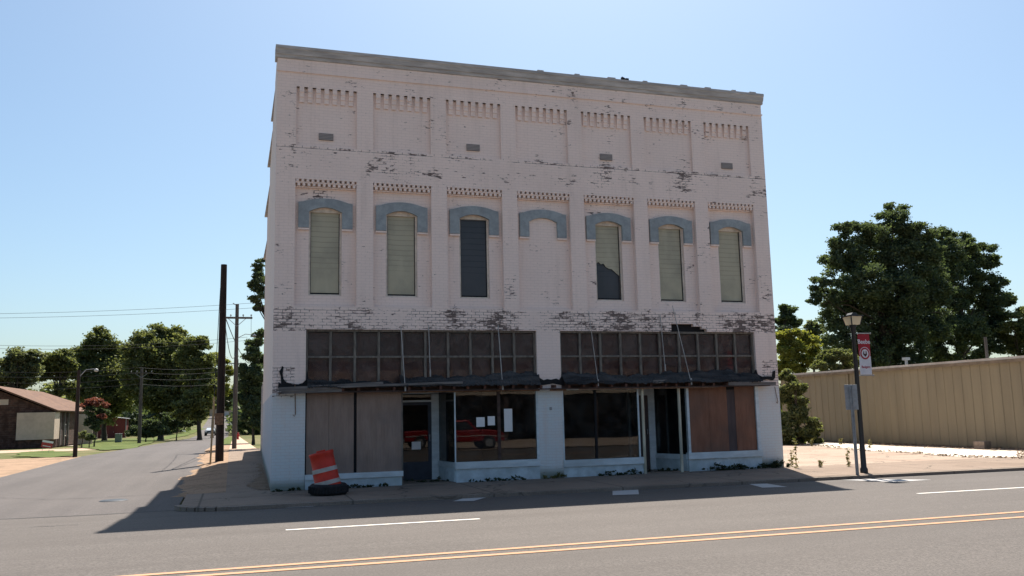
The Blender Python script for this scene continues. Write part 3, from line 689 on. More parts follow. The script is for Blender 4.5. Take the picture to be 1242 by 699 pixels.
# recessed entrance: back at y=1.3
YB = 1.3
def win(x, px_y=None): return x
xdl, xdr, xj = 3.30, 4.13, 4.33
mb = MB(); mb.box(xdr, xj, YB-.05, YB+.05, .0, 2.26); mb.box(3.2, xdl, YB-.05, YB+.05, .0, 2.26); mb.box(xdl, xdr, YB-.05, YB+.05, 2.03, 2.08); mb.box(3.2, xj, YB-.05, YB+.05, 2.24, 2.30); mb.box(3.14, 4.44, -.02, .02, 2.245, 2.30)
each(mb, 'entrance_frame', M['whitewood'], B)
mb = MB()
mb.box(xdl, xdl+.07, YB-.02, YB+.02, .02, 2.03); mb.box(xdr-.09, xdr, YB-.02, YB+.02, .02, 2.03); mb.box(xdl+.07, xdr-.09, YB-.02, YB+.02, .02, .48); mb.box(xdl+.07, xdr-.09, YB-.02, YB+.02, 1.95, 2.03)
dr = mb.build('door', plain('blue_door_paint', (.03, .042, .062), .5, .2, 4), B)
mb = MB(); mb.box(xdl+.07, xdr-.09, YB-.004, YB+.004, .48, 1.95); g = mb.build('pane', M['doorglass'], dr); 
mb = MB(); mb.tube([(xdr-.05, YB-.05, 1.0), (xdr-.05, YB-.05, 1.18)], .014, 6); mb.build('handle', M['galv'], dr)
mb = MB(); mb.box(xdl, xdr, YB-.004, YB+.004, 2.08, 2.24); mb.build('transom_pane', M['doorglass'], B)
def wallseg(p, q, th, z0, z1, name, mat, par=B):
    p, q = np.array(p, float), np.array(q, float); d = (q-p)/np.linalg.norm(q-p); n_ = np.array([-d[1], d[0]])*th/2
    mb = MB(); mb.prism([tuple(p+n_), tuple(q+n_), tuple(q-n_), tuple(p-n_)], 2, z0, z1); return mb.build(name, mat, par)
wallseg((4.475, .04), (4.34, YB-.06), .07, -.1, .36, 'bulkhead', M['bulk'])
wallseg((4.475, .04), (4.34, YB-.06), .11, .36, .49, 'window_sill', M['whitewood'])
wallseg((4.47, .06), (4.34, YB-.06), .012, .49, 2.26, 'side_pane', M['glass'])
wallseg((3.10, .13), (3.2, YB), .06, -.1, 2.3, 'entrance_cheek', M['whitewood'])
mb = MB(); mb.box(3.1, 4.47, .03, YB+.05, 2.30, 2.34); mb.build('entrance_soffit', M['frame'], B)
mb = MB(); mb.box(3.12, 4.46, .0, YB+.05, -.1, .015); mb.build('entrance_floor', M['walk'], B)
mb = MB(); mb.box(4.445, 4.475, .0, .04, .49, 2.27); mb.box(6.63, 6.69, -.005, .1, .49, 2.3); mb.box(4.475, 6.63, .0, .06, 2.25, 2.30)
fr = mb.build('shop_window', M['whitewood'], B)
mb = MB(); mb.box(5.58, 5.66, .005, .07, .50, 2.25); mb.build('mullion', M['darkwood'], fr)
mb = MB(); mb.box(4.475, 5.58, .03, .038, .49, 2.25); mb.box(5.66, 6.63, .03, .038, .49, 2.25); mb.build('pane', M['glass'], fr)
# ---- right shopfront
for q in ((7.35, 9.70, -.04, .14, .27, .44), (10.98, 13.32, -.05, .14, .33, .50)): MB().box(*q).build('window_sill', M['whitewood'], B)
for q in ((7.35, 9.66, .0, .12, -.1, .27), (11.0, 13.3, .0, .12, -.1, .33)): MB().box(*q).build('bulkhead', M['bulk'], B)
mb = MB(); mb.box(9.53, 9.57, -.0, .04, .44, 2.28); mb.box(7.355, 7.39, .0, .06, .44, 2.28); mb.box(7.39, 9.53, .0, .05, 2.25, 2.28)
fr = mb.build('shop_window', M['whitewood'], B)
mb = MB(); mb.box(8.27, 8.33, .005, .07, .44, 2.25); mb.build('mullion', M['black'], fr)
mb = MB(); mb.box(7.39, 8.27, .03, .038, .44, 2.25); mb.box(8.33, 9.53, .03, .038, .44, 2.25); mb.build('pane', M['glass'], fr)
for x in (9.67, 10.77):
    mb = MB(); mb.tube([(x, -.02, .0), (x, -.02, 2.28)], .042, 10); mb.build('steel_post', plain('post_paint', (.52, .50, .40), .6, .3, 4, stretch=(2, 2, .5), dirt=(.30, .22, .12)), B)
YR = 1.2
wallseg((11.0, .05), (10.62, YR), .07, -.1, .33, 'bulkhead', M['bulk'])
wallseg((11.0, .05), (10.62, YR), .11, .33, .46, 'window_sill', M['whitewood'])
wallseg((10.99, .07), (10.62, YR), .012, .46, 2.26, 'side_pane', M['glass'])
wallseg((9.60, .09), (9.85, YR), .06, -.1, .35, 'bulkhead', M['bulk'])
wallseg((9.60, .09), (9.85, YR), .012, .35, 2.26, 'side_pane', M['glass'])
mb = MB(); mb.box(10.42, 10.62, YR-.04, YR+.05, .0, 2.3); mb.box(9.8, 9.9, YR-.04, YR+.05, .0, 2.3); mb.box(9.9, 10.42, YR-.04, YR+.05, 2.1, 2.3); each(mb, 'entrance_frame', M['whitewood'], B)
mb = MB(); mb.box(9.9, 10.42, YR-.01, YR+.03, .02, 2.1); dr = mb.build('door', M['ply_dark'], B)
mb = MB(); mb.tube([(10.36, YR-.05, 1.0), (10.36, YR-.05, 1.15)], .014, 6); mb.build('handle', M['galv'], dr)
mb = MB(); mb.box(9.6, 11.0, .03, YR+.05, 2.30, 2.34); mb.build('entrance_soffit', M['frame'], B)
mb = MB(); mb.box(9.6, 11.0, .0, YR+.05, -.1, .015); mb.build('entrance_floor', M['walk'], B)
for x0, x1, m_ in ((11.09, 11.72, 'ply_red'), (11.725, 12.30, 'ply_red'), (12.56, 13.2, 'ply_red')):
    mb = MB(); mb.box(x0, x1, .04, .06, .50, 2.29); mb.build('plywood_sheet', M[m_], B)
mb = MB(); mb.prism([(12.30, .5), (12.56, .5), (12.56, 2.2), (12.31, 2.2)], 1, .05, .07); mb.build('dark_board', M['ply_dark'], B)
mb = MB(); mb.box(11.02, 11.09, .0, .10, .5, 2.29); mb.box(13.2, 13.3, -.012, .1, .5, 2.3); each(mb, 'board_frame', M['whitewood'], B)
mb = MB(); mb.box(11.09, 13.2, .075, .12, .5, 2.5); each(mb, 'gap_strip', M['black'], B)
# notices and debris (things of their own)
def notice(x0, x1, z0, z1, y, lab):
    mb = MB(); mb.box(x0, x1, y-.003, y, z0, z1); tag(mb.build('paper_notice', M['paper']), lab, 'notice', 'paper notices on the shop glass')
notice(5.02, 5.24, 1.36, 1.60, .026, 'small square white paper notice taped left of the window mullion, farther from it')
notice(5.32, 5.51, 1.39, 1.62, .026, 'small square white paper notice taped close beside the dark window mullion')
notice(5.76, 5.98, 1.22, 1.80, .026, 'tall narrow white paper notice taped to the pane right of the mullion')
notice(3.60, 3.84, .80, 1.00, YB-.02, 'white paper notice taped low on the blue door glass')
def chunk():
    mb = MB(); c = at(757.5, 100, 0.0); mb.prism([(-.10, 0), (.10, 0), (.11, .06), (.04, .07), (.0, .055), (-.05, .08), (-.10, .10)], 1, -.05, .05)
    tag(mb.build('brick_chunk', M['black'], loc=(c[0], -.02, 10.97)), 'small dark broken chunk lying on top of the cornice', 'debris')
chunk()

# ------------------------------------------------------------------ barrel in a tyre
bx, by = 1.17, -1.55
ty = thing('tyre', 'old black tyre lying flat on the pavement round the barrel foot', 'tyre', (bx, by, 0))
prof = [(.21+.20*(.5+.5*math.cos(t))*1.0, .125+.125*math.sin(t)) for t in np.linspace(0, 2*math.pi, 17)[:-1]]
prof = [(.24, .03), (.29, .0), (.37, .0), (.405, .03), (.42, .07), (.42, .17), (.405, .21), (.37, .24), (.29, .235), (.24, .21), (.225, .12)]
mb = MB(); mb.lathe(prof, 40, close=True); mb.build('sidewall', M['rubber'], ty)
mb = MB()
for k in range(40):
    a = 2*math.pi*k/40; c_, s_ = math.cos(a), math.sin(a); d = Vector((-s_, c_, 0)); o = Vector((c_*.424, s_*.424, 0))
    mb.beam(o+d*-.018+Vector((0, 0, .05)), o+d*.012+Vector((0, 0, .19)), .035, .014)
mb.build('tread', M['rubber'], ty)
ba = thing('traffic_barrel', 'orange and white traffic barrel leaning in a tyre before boarded window', 'barrel', (bx+.02, by, .05), rot=(R(-4), R(-12), 0))
seg = [('body', M['orange'], [(.235, 0), (.29, .02), (.29, .175)]), ('reflective_band', M['reflective'], [(.292, .175), (.292, .265)]), ('body', M['orange'], [(.288, .265), (.276, .28), (.276, .455)]),
       ('reflective_band', M['reflective'], [(.279, .455), (.279, .545)]), ('body', M['orange'], [(.274, .545), (.262, .56), (.262, .82), (.272, .84), (.275, .88), (.262, .90), (.24, .89), (.235, .84), (.0, .83)])]
for n_, m_, pr in seg: mb = MB(); mb.lathe(pr, 36); mb.build(n_, m_, ba)
mb = MB(); mb.tube([(-.1, 0, .83), (-.09, 0, .92), (.09, 0, .92), (.1, 0, .83)], .018, 8); mb.build('handle', M['orange'], ba)

# ------------------------------------------------------------------ lamp post, banner, sign
lx, ly = 14.3, -2.95
lp = thing('street_lamp', 'black street lamp post with square lantern and hanging banner', 'street lamp', (lx, ly, 0))
mb = MB(); mb.lathe([(.095, 0), (.095, .1), (.07, .14), (.066, .6), (.062, .7), (.05, 3.55), (.065, 3.58), (.065, 3.66), (.09, 3.70), (.09, 3.74), (0, 3.74)], 16); mb.build('pole', M['black_metal'], lp)
s = NT('lantern_glass'); d1 = s.n('ShaderNodeBsdfDiffuse'); s.set(d1, 'Color', (.85, .78, .62)); t1 = s.n('ShaderNodeBsdfTranslucent'); s.set(t1, 'Color', (.9, .82, .66)); m1 = s.n('ShaderNodeMixShader'); s.set(m1, 'i0', .6); s.set(m1, 'i1', d1); s.set(m1, 'i2', t1); s.t.links.new(m1.outputs[0], s.out.inputs[0])

mb = MB(); b0, b1 = .125, .165
mb.add([(-b0, -b0, 3.74), (b0, -b0, 3.74), (b0, b0, 3.74), (-b0, b0, 3.74), (-b1, -b1, 3.95), (b1, -b1, 3.95), (b1, b1, 3.95), (-b1, b1, 3.95)], [(0, 1, 2, 3), (4, 5, 6, 7), (0, 1, 5, 4), (1, 2, 6, 5), (2, 3, 7, 6), (3, 0, 4, 7)])
mb.build('lantern', s.m, lp)
mb = MB(); mb.box(-.20, .20, -.20, .20, 3.952, 3.98); mb.prism([(-.12, 3.985), (.12, 3.985), (.05, 4.05), (-.05, 4.05)], 1, -.1, .1)
for sx in (-1, 1):
    for sy in (-1, 1): mb.beam((sx*.125, sy*.125, 3.73), (sx*.178, sy*.178, 3.96), .02)
mb.build('lantern_cap', M['black_metal'], lp)
for z in (3.52, 2.44): mb = MB(); mb.tube([(.04, -.02, z), (.50, -.02, z)], .012, 6); mb.tube([(.49, -.02, z), (.51, -.02, z)], .025, 6); mb.build('banner_arm', M['galv'], lp)
bn = thing('banner', 'red and white town banner with round emblem hung from the lamp post', 'banner', (lx, ly-.02, 0))
RED = plain('banner_red', (.34, .025, .035), .8, .1, 4); WHB = plain('banner_white', (.62, .60, .62), .8, .08, 4)
x0, x1 = .10, .46
mb = MB(); mb.box(x0, x1, -.004, .004, 2.93, 3.50); cl = mb.build('cloth', RED, bn)
mb = MB(); mb.box(x0, x1, -.004, .004, 2.46, 2.928); mb.build('cloth', WHB, bn)
def disc(cx_, cz, r, y, mat, name='emblem'):
    mb = MB(); n = 32; mb.prism([(cx_+r*math.cos(2*math.pi*k/n), cz+r*1.05*math.sin(2*math.pi*k/n)) for k in range(n)], 1, y-.001, y); return mb.build(name, mat, bn)
cz = 3.0
disc(.285, cz, .16, -.006, WHB); disc(.285, cz, .145, -.008, RED); disc(.285, cz, .105, -.010, WHB)
mb = MB(); mb.prism([(.22, cz-.02), (.245, cz+.07), (.262, cz+.07), (.262, cz-.01), (.30, cz-.01), (.31, cz+.075), (.33, cz+.07), (.345, cz-.03), (.29, cz-.085)], 1, -.013, -.012); mb.build('emblem', plain('banner_dark', (.07, .03, .03), .8, .1, 4), bn)
def text(body, size, x, z, y, mat, par, rotz=0.0, name='lettering'):
    c = bpy.data.curves.new(name, 'FONT'); c.body = body; c.size = size; c.align_x = 'CENTER'; c.extrude = .001; c.offset = size*.02
    o = bpy.data.objects.new(name, c); COL.objects.link(o); c.materials.append(mat); o.parent = par; o.location = (x, y, z); o.rotation_euler = (R(90), 0, rotz)
    me = bpy.data.meshes.new_from_object(o); q = bpy.data.objects.new(name, me); COL.objects.link(q); q.parent = par; q.location = o.location; q.rotation_euler = o.rotation_euler
    bpy.data.objects.remove(o); return q
text('Beebe', .155, .28, 3.255, -.006, WHB, bn)
text('Badgers', .085, .285, 2.63, -.006, RED, bn)
sg = thing('road_sign', 'back of a grey metal road sign on a galvanised post at kerb', 'road sign', (at(1040, 577, -3.36)[0], -3.36, 0), rz=R(-32))
mb = MB(); mb.prism([(-.04, -.02), (-.02, .02), (.02, .02), (.04, -.02), (.025, -.02), (.012, .008), (-.012, .008), (-.025, -.02)], 2, 0, 2.16); mb.build('post', M['galv'], sg)
mb = MB(); mb.box(-.15, .15, .024, .03, 1.58, 2.2); mb.build('plate', M['galv'], sg, bevel=.02)
mb = MB(); mb.tube([(0, -.03, 1.7), (0, .04, 1.7)], .012, 6); mb.tube([(0, -.03, 2.05), (0, .04, 2.05)], .012, 6); mb.build('bolt', M['galv'], sg)

# ------------------------------------------------------------------ tan metal building
tb = thing('metal_building', 'long low tan ribbed metal building beyond the empty concrete lot', 'building', (26.0, 0, 0))
s = NT('tan_ribbed_metal'); o = s.obj(); col = s.mix(s.ramp(s.noise(s.scale(o, (1, 2.2, .18)), .8, 5, .65), .35, .7), (.225, .19, .125), (.19, .16, .106)); s.bsdf(col, .5, spec=.35); TAN = s.m
mb = MB(); L0, L1 = -30.0, 17.2; pts = []; y = L0
while y < L1: pts += [(0, y), (0, y+.33), (-.02, y+.35), (-.02, y+.40), (0, y+.42)]; y += .45
pts = [p for p in pts if p[1] < L1]
n = len(pts); ZT = 3.2
mb.add([(p[0], p[1], -.15) for p in pts]+[(p[0], p[1], ZT) for p in pts], [(i, i+1, i+1+n, i+n) for i in range(n-1)])
mb.add([(0, L1, -.15), (22, L1, -.15), (22, L1, ZT+.02), (11, L1, ZT+.22), (0, L1, ZT-.05)], [(0, 1, 2, 3, 4)]); mb.build('wall', TAN, tb)
mb = MB(); mb.prism([(-.16, 3.10), (-.16, 3.29), (11, 3.62), (22, 3.3), (22, 3.2), (11, 3.5), (.0, 3.12)], 1, L0-.2, L1+.2); mb.build('roof', plain('pale_metal_roof', (.40, .38, .35), .5, .15, 3, dirt=(.26, .22, .18)), tb)
mb = MB(); mb.box(-.17, -.162, L0-.2, L1+.21, 3.09, 3.20); mb.build('fascia', plain('brown_fascia', (.17, .13, .09), .6, .2, 4), tb)
p = atx(1032, 500, 26); mb = MB(); mb.box(-.06, -.03, p[1]-.05, p[1]+.05, 0, 3.1); mb.build('downpipe', TAN, tb)
p = at(1099, 437, 12); p = atx(1099, 436, 28.0); mb = MB(); mb.tube([(2.0, p[1], 3.3), (2.0, p[1], 3.62)], .06, 8); mb.box(1.88, 2.12, p[1]-.12, p[1]+.12, 3.62, 3.74); mb.build('roof_vent', M['galv'], tb)
p = atx(1197, 430, 30.0); mb = MB(); mb.tube([(4.0, p[1], 3.4), (4.0, p[1], 4.45)], .06, 8); mb.build('flue_pipe', M['pole_grey'], tb)
p = hit(1192, 544); mb = MB(); mb.box(-.25, .25, -.2, .2, 0, .10); mb.box(-.25, .25, -.2, .2, .105, .26)
tag(mb.build('concrete_block', plain('grey_block', (.30, .24, .19), .9, .2, 8), loc=(p[0], p[1], -.004), rot=(0, 0, .3), bevel=.01), 'stacked pair of rough blocks on the pale slab by the tan wall', 'block')

# ------------------------------------------------------------------ vegetation
def leaf_mesh(name, cent, rad, n, size, mat, parent, elong=1.6, up=.3):
    """n leaf-sized rhombi in clumps (centres cent, radii rad)"""
    cent = np.asarray(cent); rad = np.asarray(rad); idx = rng.integers(0, len(cent), n)
    v = rng.normal(size=(n, 3)); v /= np.linalg.norm(v, axis=1, keepdims=True)
    pos = cent[idx]+rng.normal(size=(n, 3))*(rad[idx]*.52)[:, None]*np.array([1, 1, .6])
    a = rng.normal(size=(n, 3)); a[:, 2] *= .6; a /= np.linalg.norm(a, axis=1, keepdims=True)
    nn = rng.normal(size=(n, 3))+np.array([0, 0, up*2]); b = np.cross(nn, a); b /= np.linalg.norm(b, axis=1, keepdims=True)
    sz = size*rng.uniform(.6, 1.35, n)[:, None]
    q = np.stack([pos-a*sz*elong/2, pos+b*sz*.5-a*sz*.1, pos+a*sz*elong/2, pos-b*sz*.5-a*sz*.1], 1).reshape(-1, 3)
    me = bpy.data.meshes.new(name); me.vertices.add(4*n); me.vertices.foreach_set('co', q.ravel().astype(np.float32))
    me.loops.add(4*n); me.loops.foreach_set('vertex_index', np.arange(4*n, dtype=np.int32)); me.polygons.add(n)
    me.polygons.foreach_set('loop_start', np.arange(0, 4*n, 4, dtype=np.int32)); me.update(); me.validate()
    me.materials.append(mat); o = bpy.data.objects.new(name, me); COL.objects.link(o)
    if parent is not None: o.parent = parent
    return o
def crown_clumps(lobes, dens=1.0, cs=.8):
    C_, Rr = [], []
    for c, r in lobes:
        c = np.asarray(c); k = max(8, int(dens*26*(r/1.5)**2))
        v = rng.normal(size=(k, 3)); v /= np.linalg.norm(v, axis=1, keepdims=True)
        t = rng.uniform(.25, 1.0, k)**.45*rng.uniform(.85, 1.12, k)
        C_.append(c+v*(r*t)[:, None]*np.array([1, 1, .88])); Rr.append(np.minimum(r*.45, cs*rng.uniform(.3, .95, k)))
    return np.concatenate(C_), np.concatenate(Rr)
def tree(name, label, base, lobes, mat, n, size, cat='tree', group=None, dens=1.0, cs=.8, trunk_r=.3, limbs=14, trunk=True, bark='bark', cname='crown'):
    base = np.array(base, float); root = thing(name, label, cat, tuple(base), group=group)
    lb = [(np.asarray(c)-base, r) for c, r in lobes]
    C_, Rr = crown_clumps(lb, dens, cs); leaf_mesh(cname, C_, Rr, int(n*3.3), size*.54, mat, root)
    trunk_r *= .7
    if trunk:
        mid = np.mean([c for c, r in lb], 0); top = max(c[2] for c, r in lb); fork = np.array([mid[0]*.25, mid[1]*.25, min(c[2]-r*.3 for c, r in lb)*.8+.3]); fork[2] = max(fork[2], .15*top)
        mb = MB(); m1 = np.array([mid[0]*.6, mid[1]*.6, top*.62])
        mb.tube([(0, 0, -.3), (0, 0, .25), tuple(fork*.5+rng.normal(0, .04, 3)*[1, 1, 0]), tuple(fork), tuple((fork+m1)/2+rng.normal(0, .15, 3)), tuple(m1)], [trunk_r*1.5, trunk_r*1.1, trunk_r*.95, trunk_r*.85, trunk_r*.55, trunk_r*.2], 9)
        pick = rng.permutation(len(C_))[:limbs]
        for i in pick:
            s0 = fork+(m1-fork)*rng.uniform(0, .75); e = C_[i]; k = (s0+e)/2+np.array([0, 0, .12*np.linalg.norm(e-s0)])+rng.normal(0, .1, 3)
            mb.tube([tuple(s0), tuple(k), tuple(e)], [trunk_r*.38, trunk_r*.22, trunk_r*.06], 6)
        mb.build('trunk', M[bark], root)
    return root
def pxlobes(px, Y, jit=.9):
    out = []
    for (x, y, r) in px:
        c = at(x, y, Y); d = depth(c); rr = r*d/F; c = at(x, y, Y+rng.uniform(-jit, jit)*rr*1.2); out.append((c, rr*depth(c)/d))
    return out
def pxtree(name, label, px, Y, basex, mat, n, size, **k):
    b = at(basex, 500, Y); return tree(name, label, (b[0], Y, T(Y)), pxlobes(px, Y), M[mat], n, size, **k)
G = 'trees along the side street'
pxtree('tree', 'pale thin-crowned tree at far left behind the brown roof', [(20, 440, 17), (36, 430, 11), (10, 450, 14), (30, 452, 15), (-8, 446, 14), (42, 445, 9), (18, 464, 14), (0, 468, 13)], 105, 22, 'leaf_pale', 9000, .42, group=G, dens=.75, cs=1.1, trunk_r=.35)
pxtree('tree', 'small dark round tree between pale tree and tall oak', [(60, 440, 11), (75, 434, 11), (68, 452, 12), (82, 446, 9), (55, 456, 8), (84, 470, 9), (72, 474, 8)], 112, 72, 'leaf_mid', 8000, .40, group=G, dens=.8, cs=1.1, trunk_r=.35)
pxtree('tree', 'tall peaked green tree rising above the crepe myrtle', [(122, 403, 8), (114, 416, 13), (132, 415, 10), (100, 432, 15), (122, 432, 20), (143, 432, 16), (92, 452, 14), (112, 455, 20), (138, 455, 22), (152, 448, 14), (122, 478, 22), (98, 476, 14), (146, 480, 20), (130, 498, 16)], 120, 128, 'leaf_mid', 20000, .42, group=G, cs=1.2, trunk_r=.5)
pxtree('tree', 'broad green tree with rounded top over the dark hedge', [(176, 411, 13), (196, 406, 13), (212, 408, 12), (165, 428, 16), (190, 428, 22), (214, 428, 18), (172, 452, 20), (198, 455, 24), (222, 450, 18), (160, 470, 14), (186, 480, 20), (212, 480, 20), (200, 498, 16), (228, 474, 14)], 112, 196, 'leaf_mid', 24000, .42, group=G, cs=1.2, trunk_r=.55)
pxtree('tree', 'green street tree leaning toward the road left of the dark pole', [(232, 416, 11), (246, 418, 9), (228, 434, 14), (246, 440, 13), (238, 460, 15), (252, 466, 12), (240, 484, 13), (226, 494, 12), (252, 488, 9), (218, 505, 9), (238, 502, 10)], 98, 243, 'leaf_mid', 13000, .36, group=G, cs=1.0, trunk_r=.4)
pxtree('tree', 'yellowish tree showing right of the dark roadside pole', [(262, 436, 9), (274, 444, 8), (266, 456, 10), (278, 452, 6), (262, 476, 10), (272, 470, 7), (256, 452, 8)], 125, 258, 'leaf_yellow', 6000, .36, group=G, cs=1.0, trunk_r=.3)
pxtree('tree', 'dark leaning tree beside the side wall over the pavement', [(314, 406, 7), (309, 418, 9), (304, 432, 10), (314, 436, 11), (299, 448, 9), (309, 454, 12), (297, 464, 9), (306, 472, 12), (315, 478, 12), (296, 484, 8), (304, 492, 11), (314, 498, 11), (298, 503, 8), (306, 510, 9), (314, 514, 9)], 52, 308, 'leaf_dark', 20000, .22, group=G, cs=.8, dens=1.6, trunk_r=.16)
pxtree('tree', 'dark tree crown rising behind the left side wall', [(314, 320, 7), (311, 332, 7), (307, 345, 6), (313, 350, 8), (309, 362, 6), (314, 372, 6), (326, 335, 12), (332, 355, 16), (340, 325, 14), (345, 375, 16)], 34, 335, 'leaf_dark', 6500, .15, group=G, cs=.4, trunk_r=.2)
pxtree('tree', 'hazy tree at the far end of the side street', [(268, 486, 7), (281, 478, 8), (290, 484, 8), (275, 492, 6), (258, 490, 7), (292, 470, 8)], 235, 290, 'leaf_mid', 4000, .6, group=G, cs=1.4, trunk_r=.35)
pxtree('shrub', 'dense dark green hedge shrub left of the small car', [(166, 520, 7), (177, 516, 8), (189, 518, 8), (197, 522, 6), (172, 526, 6), (184, 526, 6), (158, 524, 5)], 92, 178, 'leaf_dark', 5000, .26, cat='shrub', dens=1.2, cs=.7, trunk_r=.1, limbs=6)
pxtree('shrub', 'dark understorey shrub between hedge and street trees', [(208, 515, 7), (218, 512, 7), (228, 513, 6), (240, 511, 5), (203, 508, 8), (222, 503, 8)], 104, 215, 'leaf_dark', 4000, .28, cat='shrub', dens=1.0, cs=.7, trunk_r=.1, limbs=6)
cm = pxtree('crepe_myrtle', 'crepe myrtle with red blossom above dark leaves near red shed', [(118, 496, 9), (108, 498, 7), (120, 508, 9), (110, 512, 6), (126, 502, 6), (116, 518, 6)], 66, 116, 'leaf_dark', 4500, .18, cat='tree', cs=.5, trunk_r=.08)
cc = [(c-np.array(cm.location), r) for c, r in pxlobes([(106, 489, 5), (114, 486, 6), (122, 489, 6), (129, 492, 4), (100, 492, 4), (124, 506, 5)], 65.6)]
C_, Rr = crown_clumps(cc, 1.4, .4); leaf_mesh('blossom', C_, Rr, 4500, .12, M['leaf_red'], cm)
for (x, y, r, l) in ((101, 528, 5, 'low pale shrub beside the brown house porch walk'), (110, 530, 4, 'low dark shrub at the edge of the lawn under the crepe myrtle')):
    pxtree('shrub', l, [(x, y, r), (x+4, y+1, r*.8), (x-4, y+1, r*.8)], 60, x, 'leaf_pale' if r == 5 else 'leaf_dark', 900, .16, cat='shrub', cs=.4, trunk_r=.05, limbs=4)
# right-hand trees
GR = 'trees behind the tan metal building'
pxtree('tree', 'huge dark peaked tree behind the tan metal building', [(1085, 254, 11), (1096, 268, 14), (1072, 270, 14), (1060, 284, 18), (1090, 290, 24), (1115, 284, 17), (1040, 282, 14), (1022, 280, 11), (1012, 296, 12), (1030, 304, 18), (1060, 312, 28), (1095, 322, 30), (1120, 308, 20), (1005, 318, 13), (1022, 332, 20), (1050, 345, 28), (1085, 355, 30), (1112, 345, 24), (994, 345, 11), (1004, 362, 14), (1030, 370, 22), (1060, 385, 28), (1095, 392, 28), (988, 362, 8), (1010, 388, 16), (1036, 405, 20), (1070, 415, 24), (1100, 420, 22), (1122, 380, 22), (1030, 428, 18), (1060, 436, 18), (1090, 440, 18), (1112, 440, 16), (1010, 418, 14), (1128, 330, 16), (1136, 356, 18), (1134, 398, 18), (1128, 300, 12)], 40, 1085, 'leaf_dark', 56000, .26, group=GR, cs=.95, trunk_r=.5, limbs=30)
pxtree('tree', 'wide dark tree with lit right side behind the metal roof', [(1148, 292, 11), (1164, 290, 12), (1180, 298, 11), (1196, 302, 10), (1150, 310, 18), (1176, 318, 20), (1200, 318, 11), (1142, 332, 16), (1165, 342, 24), (1194, 342, 15), (1212, 342, 8), (1206, 360, 16), (1222, 364, 9), (1150, 368, 22), (1182, 372, 24), (1210, 382, 14), (1140, 398, 20), (1168, 402, 24), (1196, 404, 18), (1128, 420, 16), (1138, 284, 11), (1134, 304, 13), (1214, 400, 10), (1150, 434, 16), (1180, 432, 16), (1205, 424, 14)], 46, 1165, 'leaf_dark', 42000, .27, group=GR, cs=.95, trunk_r=.45, limbs=26)
pxtree('tree', 'lower green tree at the right edge behind the metal roof', [(1222, 396, 10), (1234, 388, 10), (1246, 384, 12), (1228, 412, 14), (1246, 404, 16), (1262, 398, 14), (1240, 424, 14)], 44, 1240, 'leaf_mid', 9000, .24, group=GR, cs=.8, trunk_r=.25)
pxtree('tree', 'small distant dark tree showing just right of the facade', [(952, 374, 7), (960, 380, 9), (948, 386, 9), (966, 392, 6), (956, 394, 9), (946, 400, 9)], 75, 952, 'leaf_dark', 5000, .34, group=GR, cs=.9, trunk_r=.25)
pxtree('tree', 'thin grey-green tree left of the huge dark tree', [(984, 396, 7), (992, 402, 8), (978, 402, 6), (988, 414, 9), (998, 418, 8)], 60, 990, 'leaf_pale', 3000, .28, group=GR, cs=.8, trunk_r=.2)
pxtree('shrub', 'tall yellow-green shrub beside the white brick corner', [(952, 412, 10), (962, 408, 10), (950, 428, 12), (966, 424, 13), (980, 412, 9), (982, 428, 12), (958, 442, 12), (974, 442, 12), (944, 448, 10), (992, 436, 10)], 30, 965, 'leaf_yellow', 15000, .20, cat='shrub', cs=.8, trunk_r=.12, dens=1.8)
pxtree('shrub', 'fresh green shrub peeking over the left end of the tan building', [(1004, 434, 9), (1016, 432, 10), (1028, 432, 9), (1008, 446, 10), (1024, 446, 10), (994, 448, 9), (1036, 440, 7)], 26, 1015, 'leaf_mid', 7000, .17, cat='shrub', cs=.5, trunk_r=.1)
pxtree('shrub', 'big dark green bush against the left end of the tan wall', [(952, 456, 8), (962, 468, 10), (952, 478, 11), (968, 488, 11), (955, 500, 12), (972, 504, 12), (985, 514, 9), (960, 518, 13), (980, 524, 8), (950, 524, 10), (992, 524, 5), (972, 472, 7), (955, 535, 9), (970, 536, 9), (985, 534, 8), (946, 535, 9)], 12.5, 965, 'leaf_mid', 18000, .15, cat='shrub', cs=.95, trunk_r=.1, dens=2.2)
# far woods
def woods(name, x0, x1, Y, h, n, mat, sz=.9):
    C_ = np.stack([rng.uniform(x0, x1, 500), rng.uniform(Y-8, Y+8, 500), T(Y)+rng.uniform(0, 1, 500)**.8*h*(.75+.25*np.sin(np.linspace(0, 40, 500)))], 1)
    o = leaf_mesh(name, C_, rng.uniform(1.2, 2.6, 500), n, sz, M[mat], None); tag(o, 'far line of green woods behind the houses and street trees', None, None, 'stuff'); return o
woods('distant_woods', -150, -2, 300, 13, 16000, 'leaf_mid', 1.2)
woods('distant_woods', -130, -32, 150, 7.5, 14000, 'leaf_mid', .8)
woods('distant_woods', -34, -10, 165, 6.5, 6000, 'leaf_dark', .8)
woods('distant_woods', 0, 40, 150, 6.5, 8000, 'leaf_dark', .8)
woods('distant_woods', 40, 260, 170, 9, 14000, 'leaf_mid', 1.1)
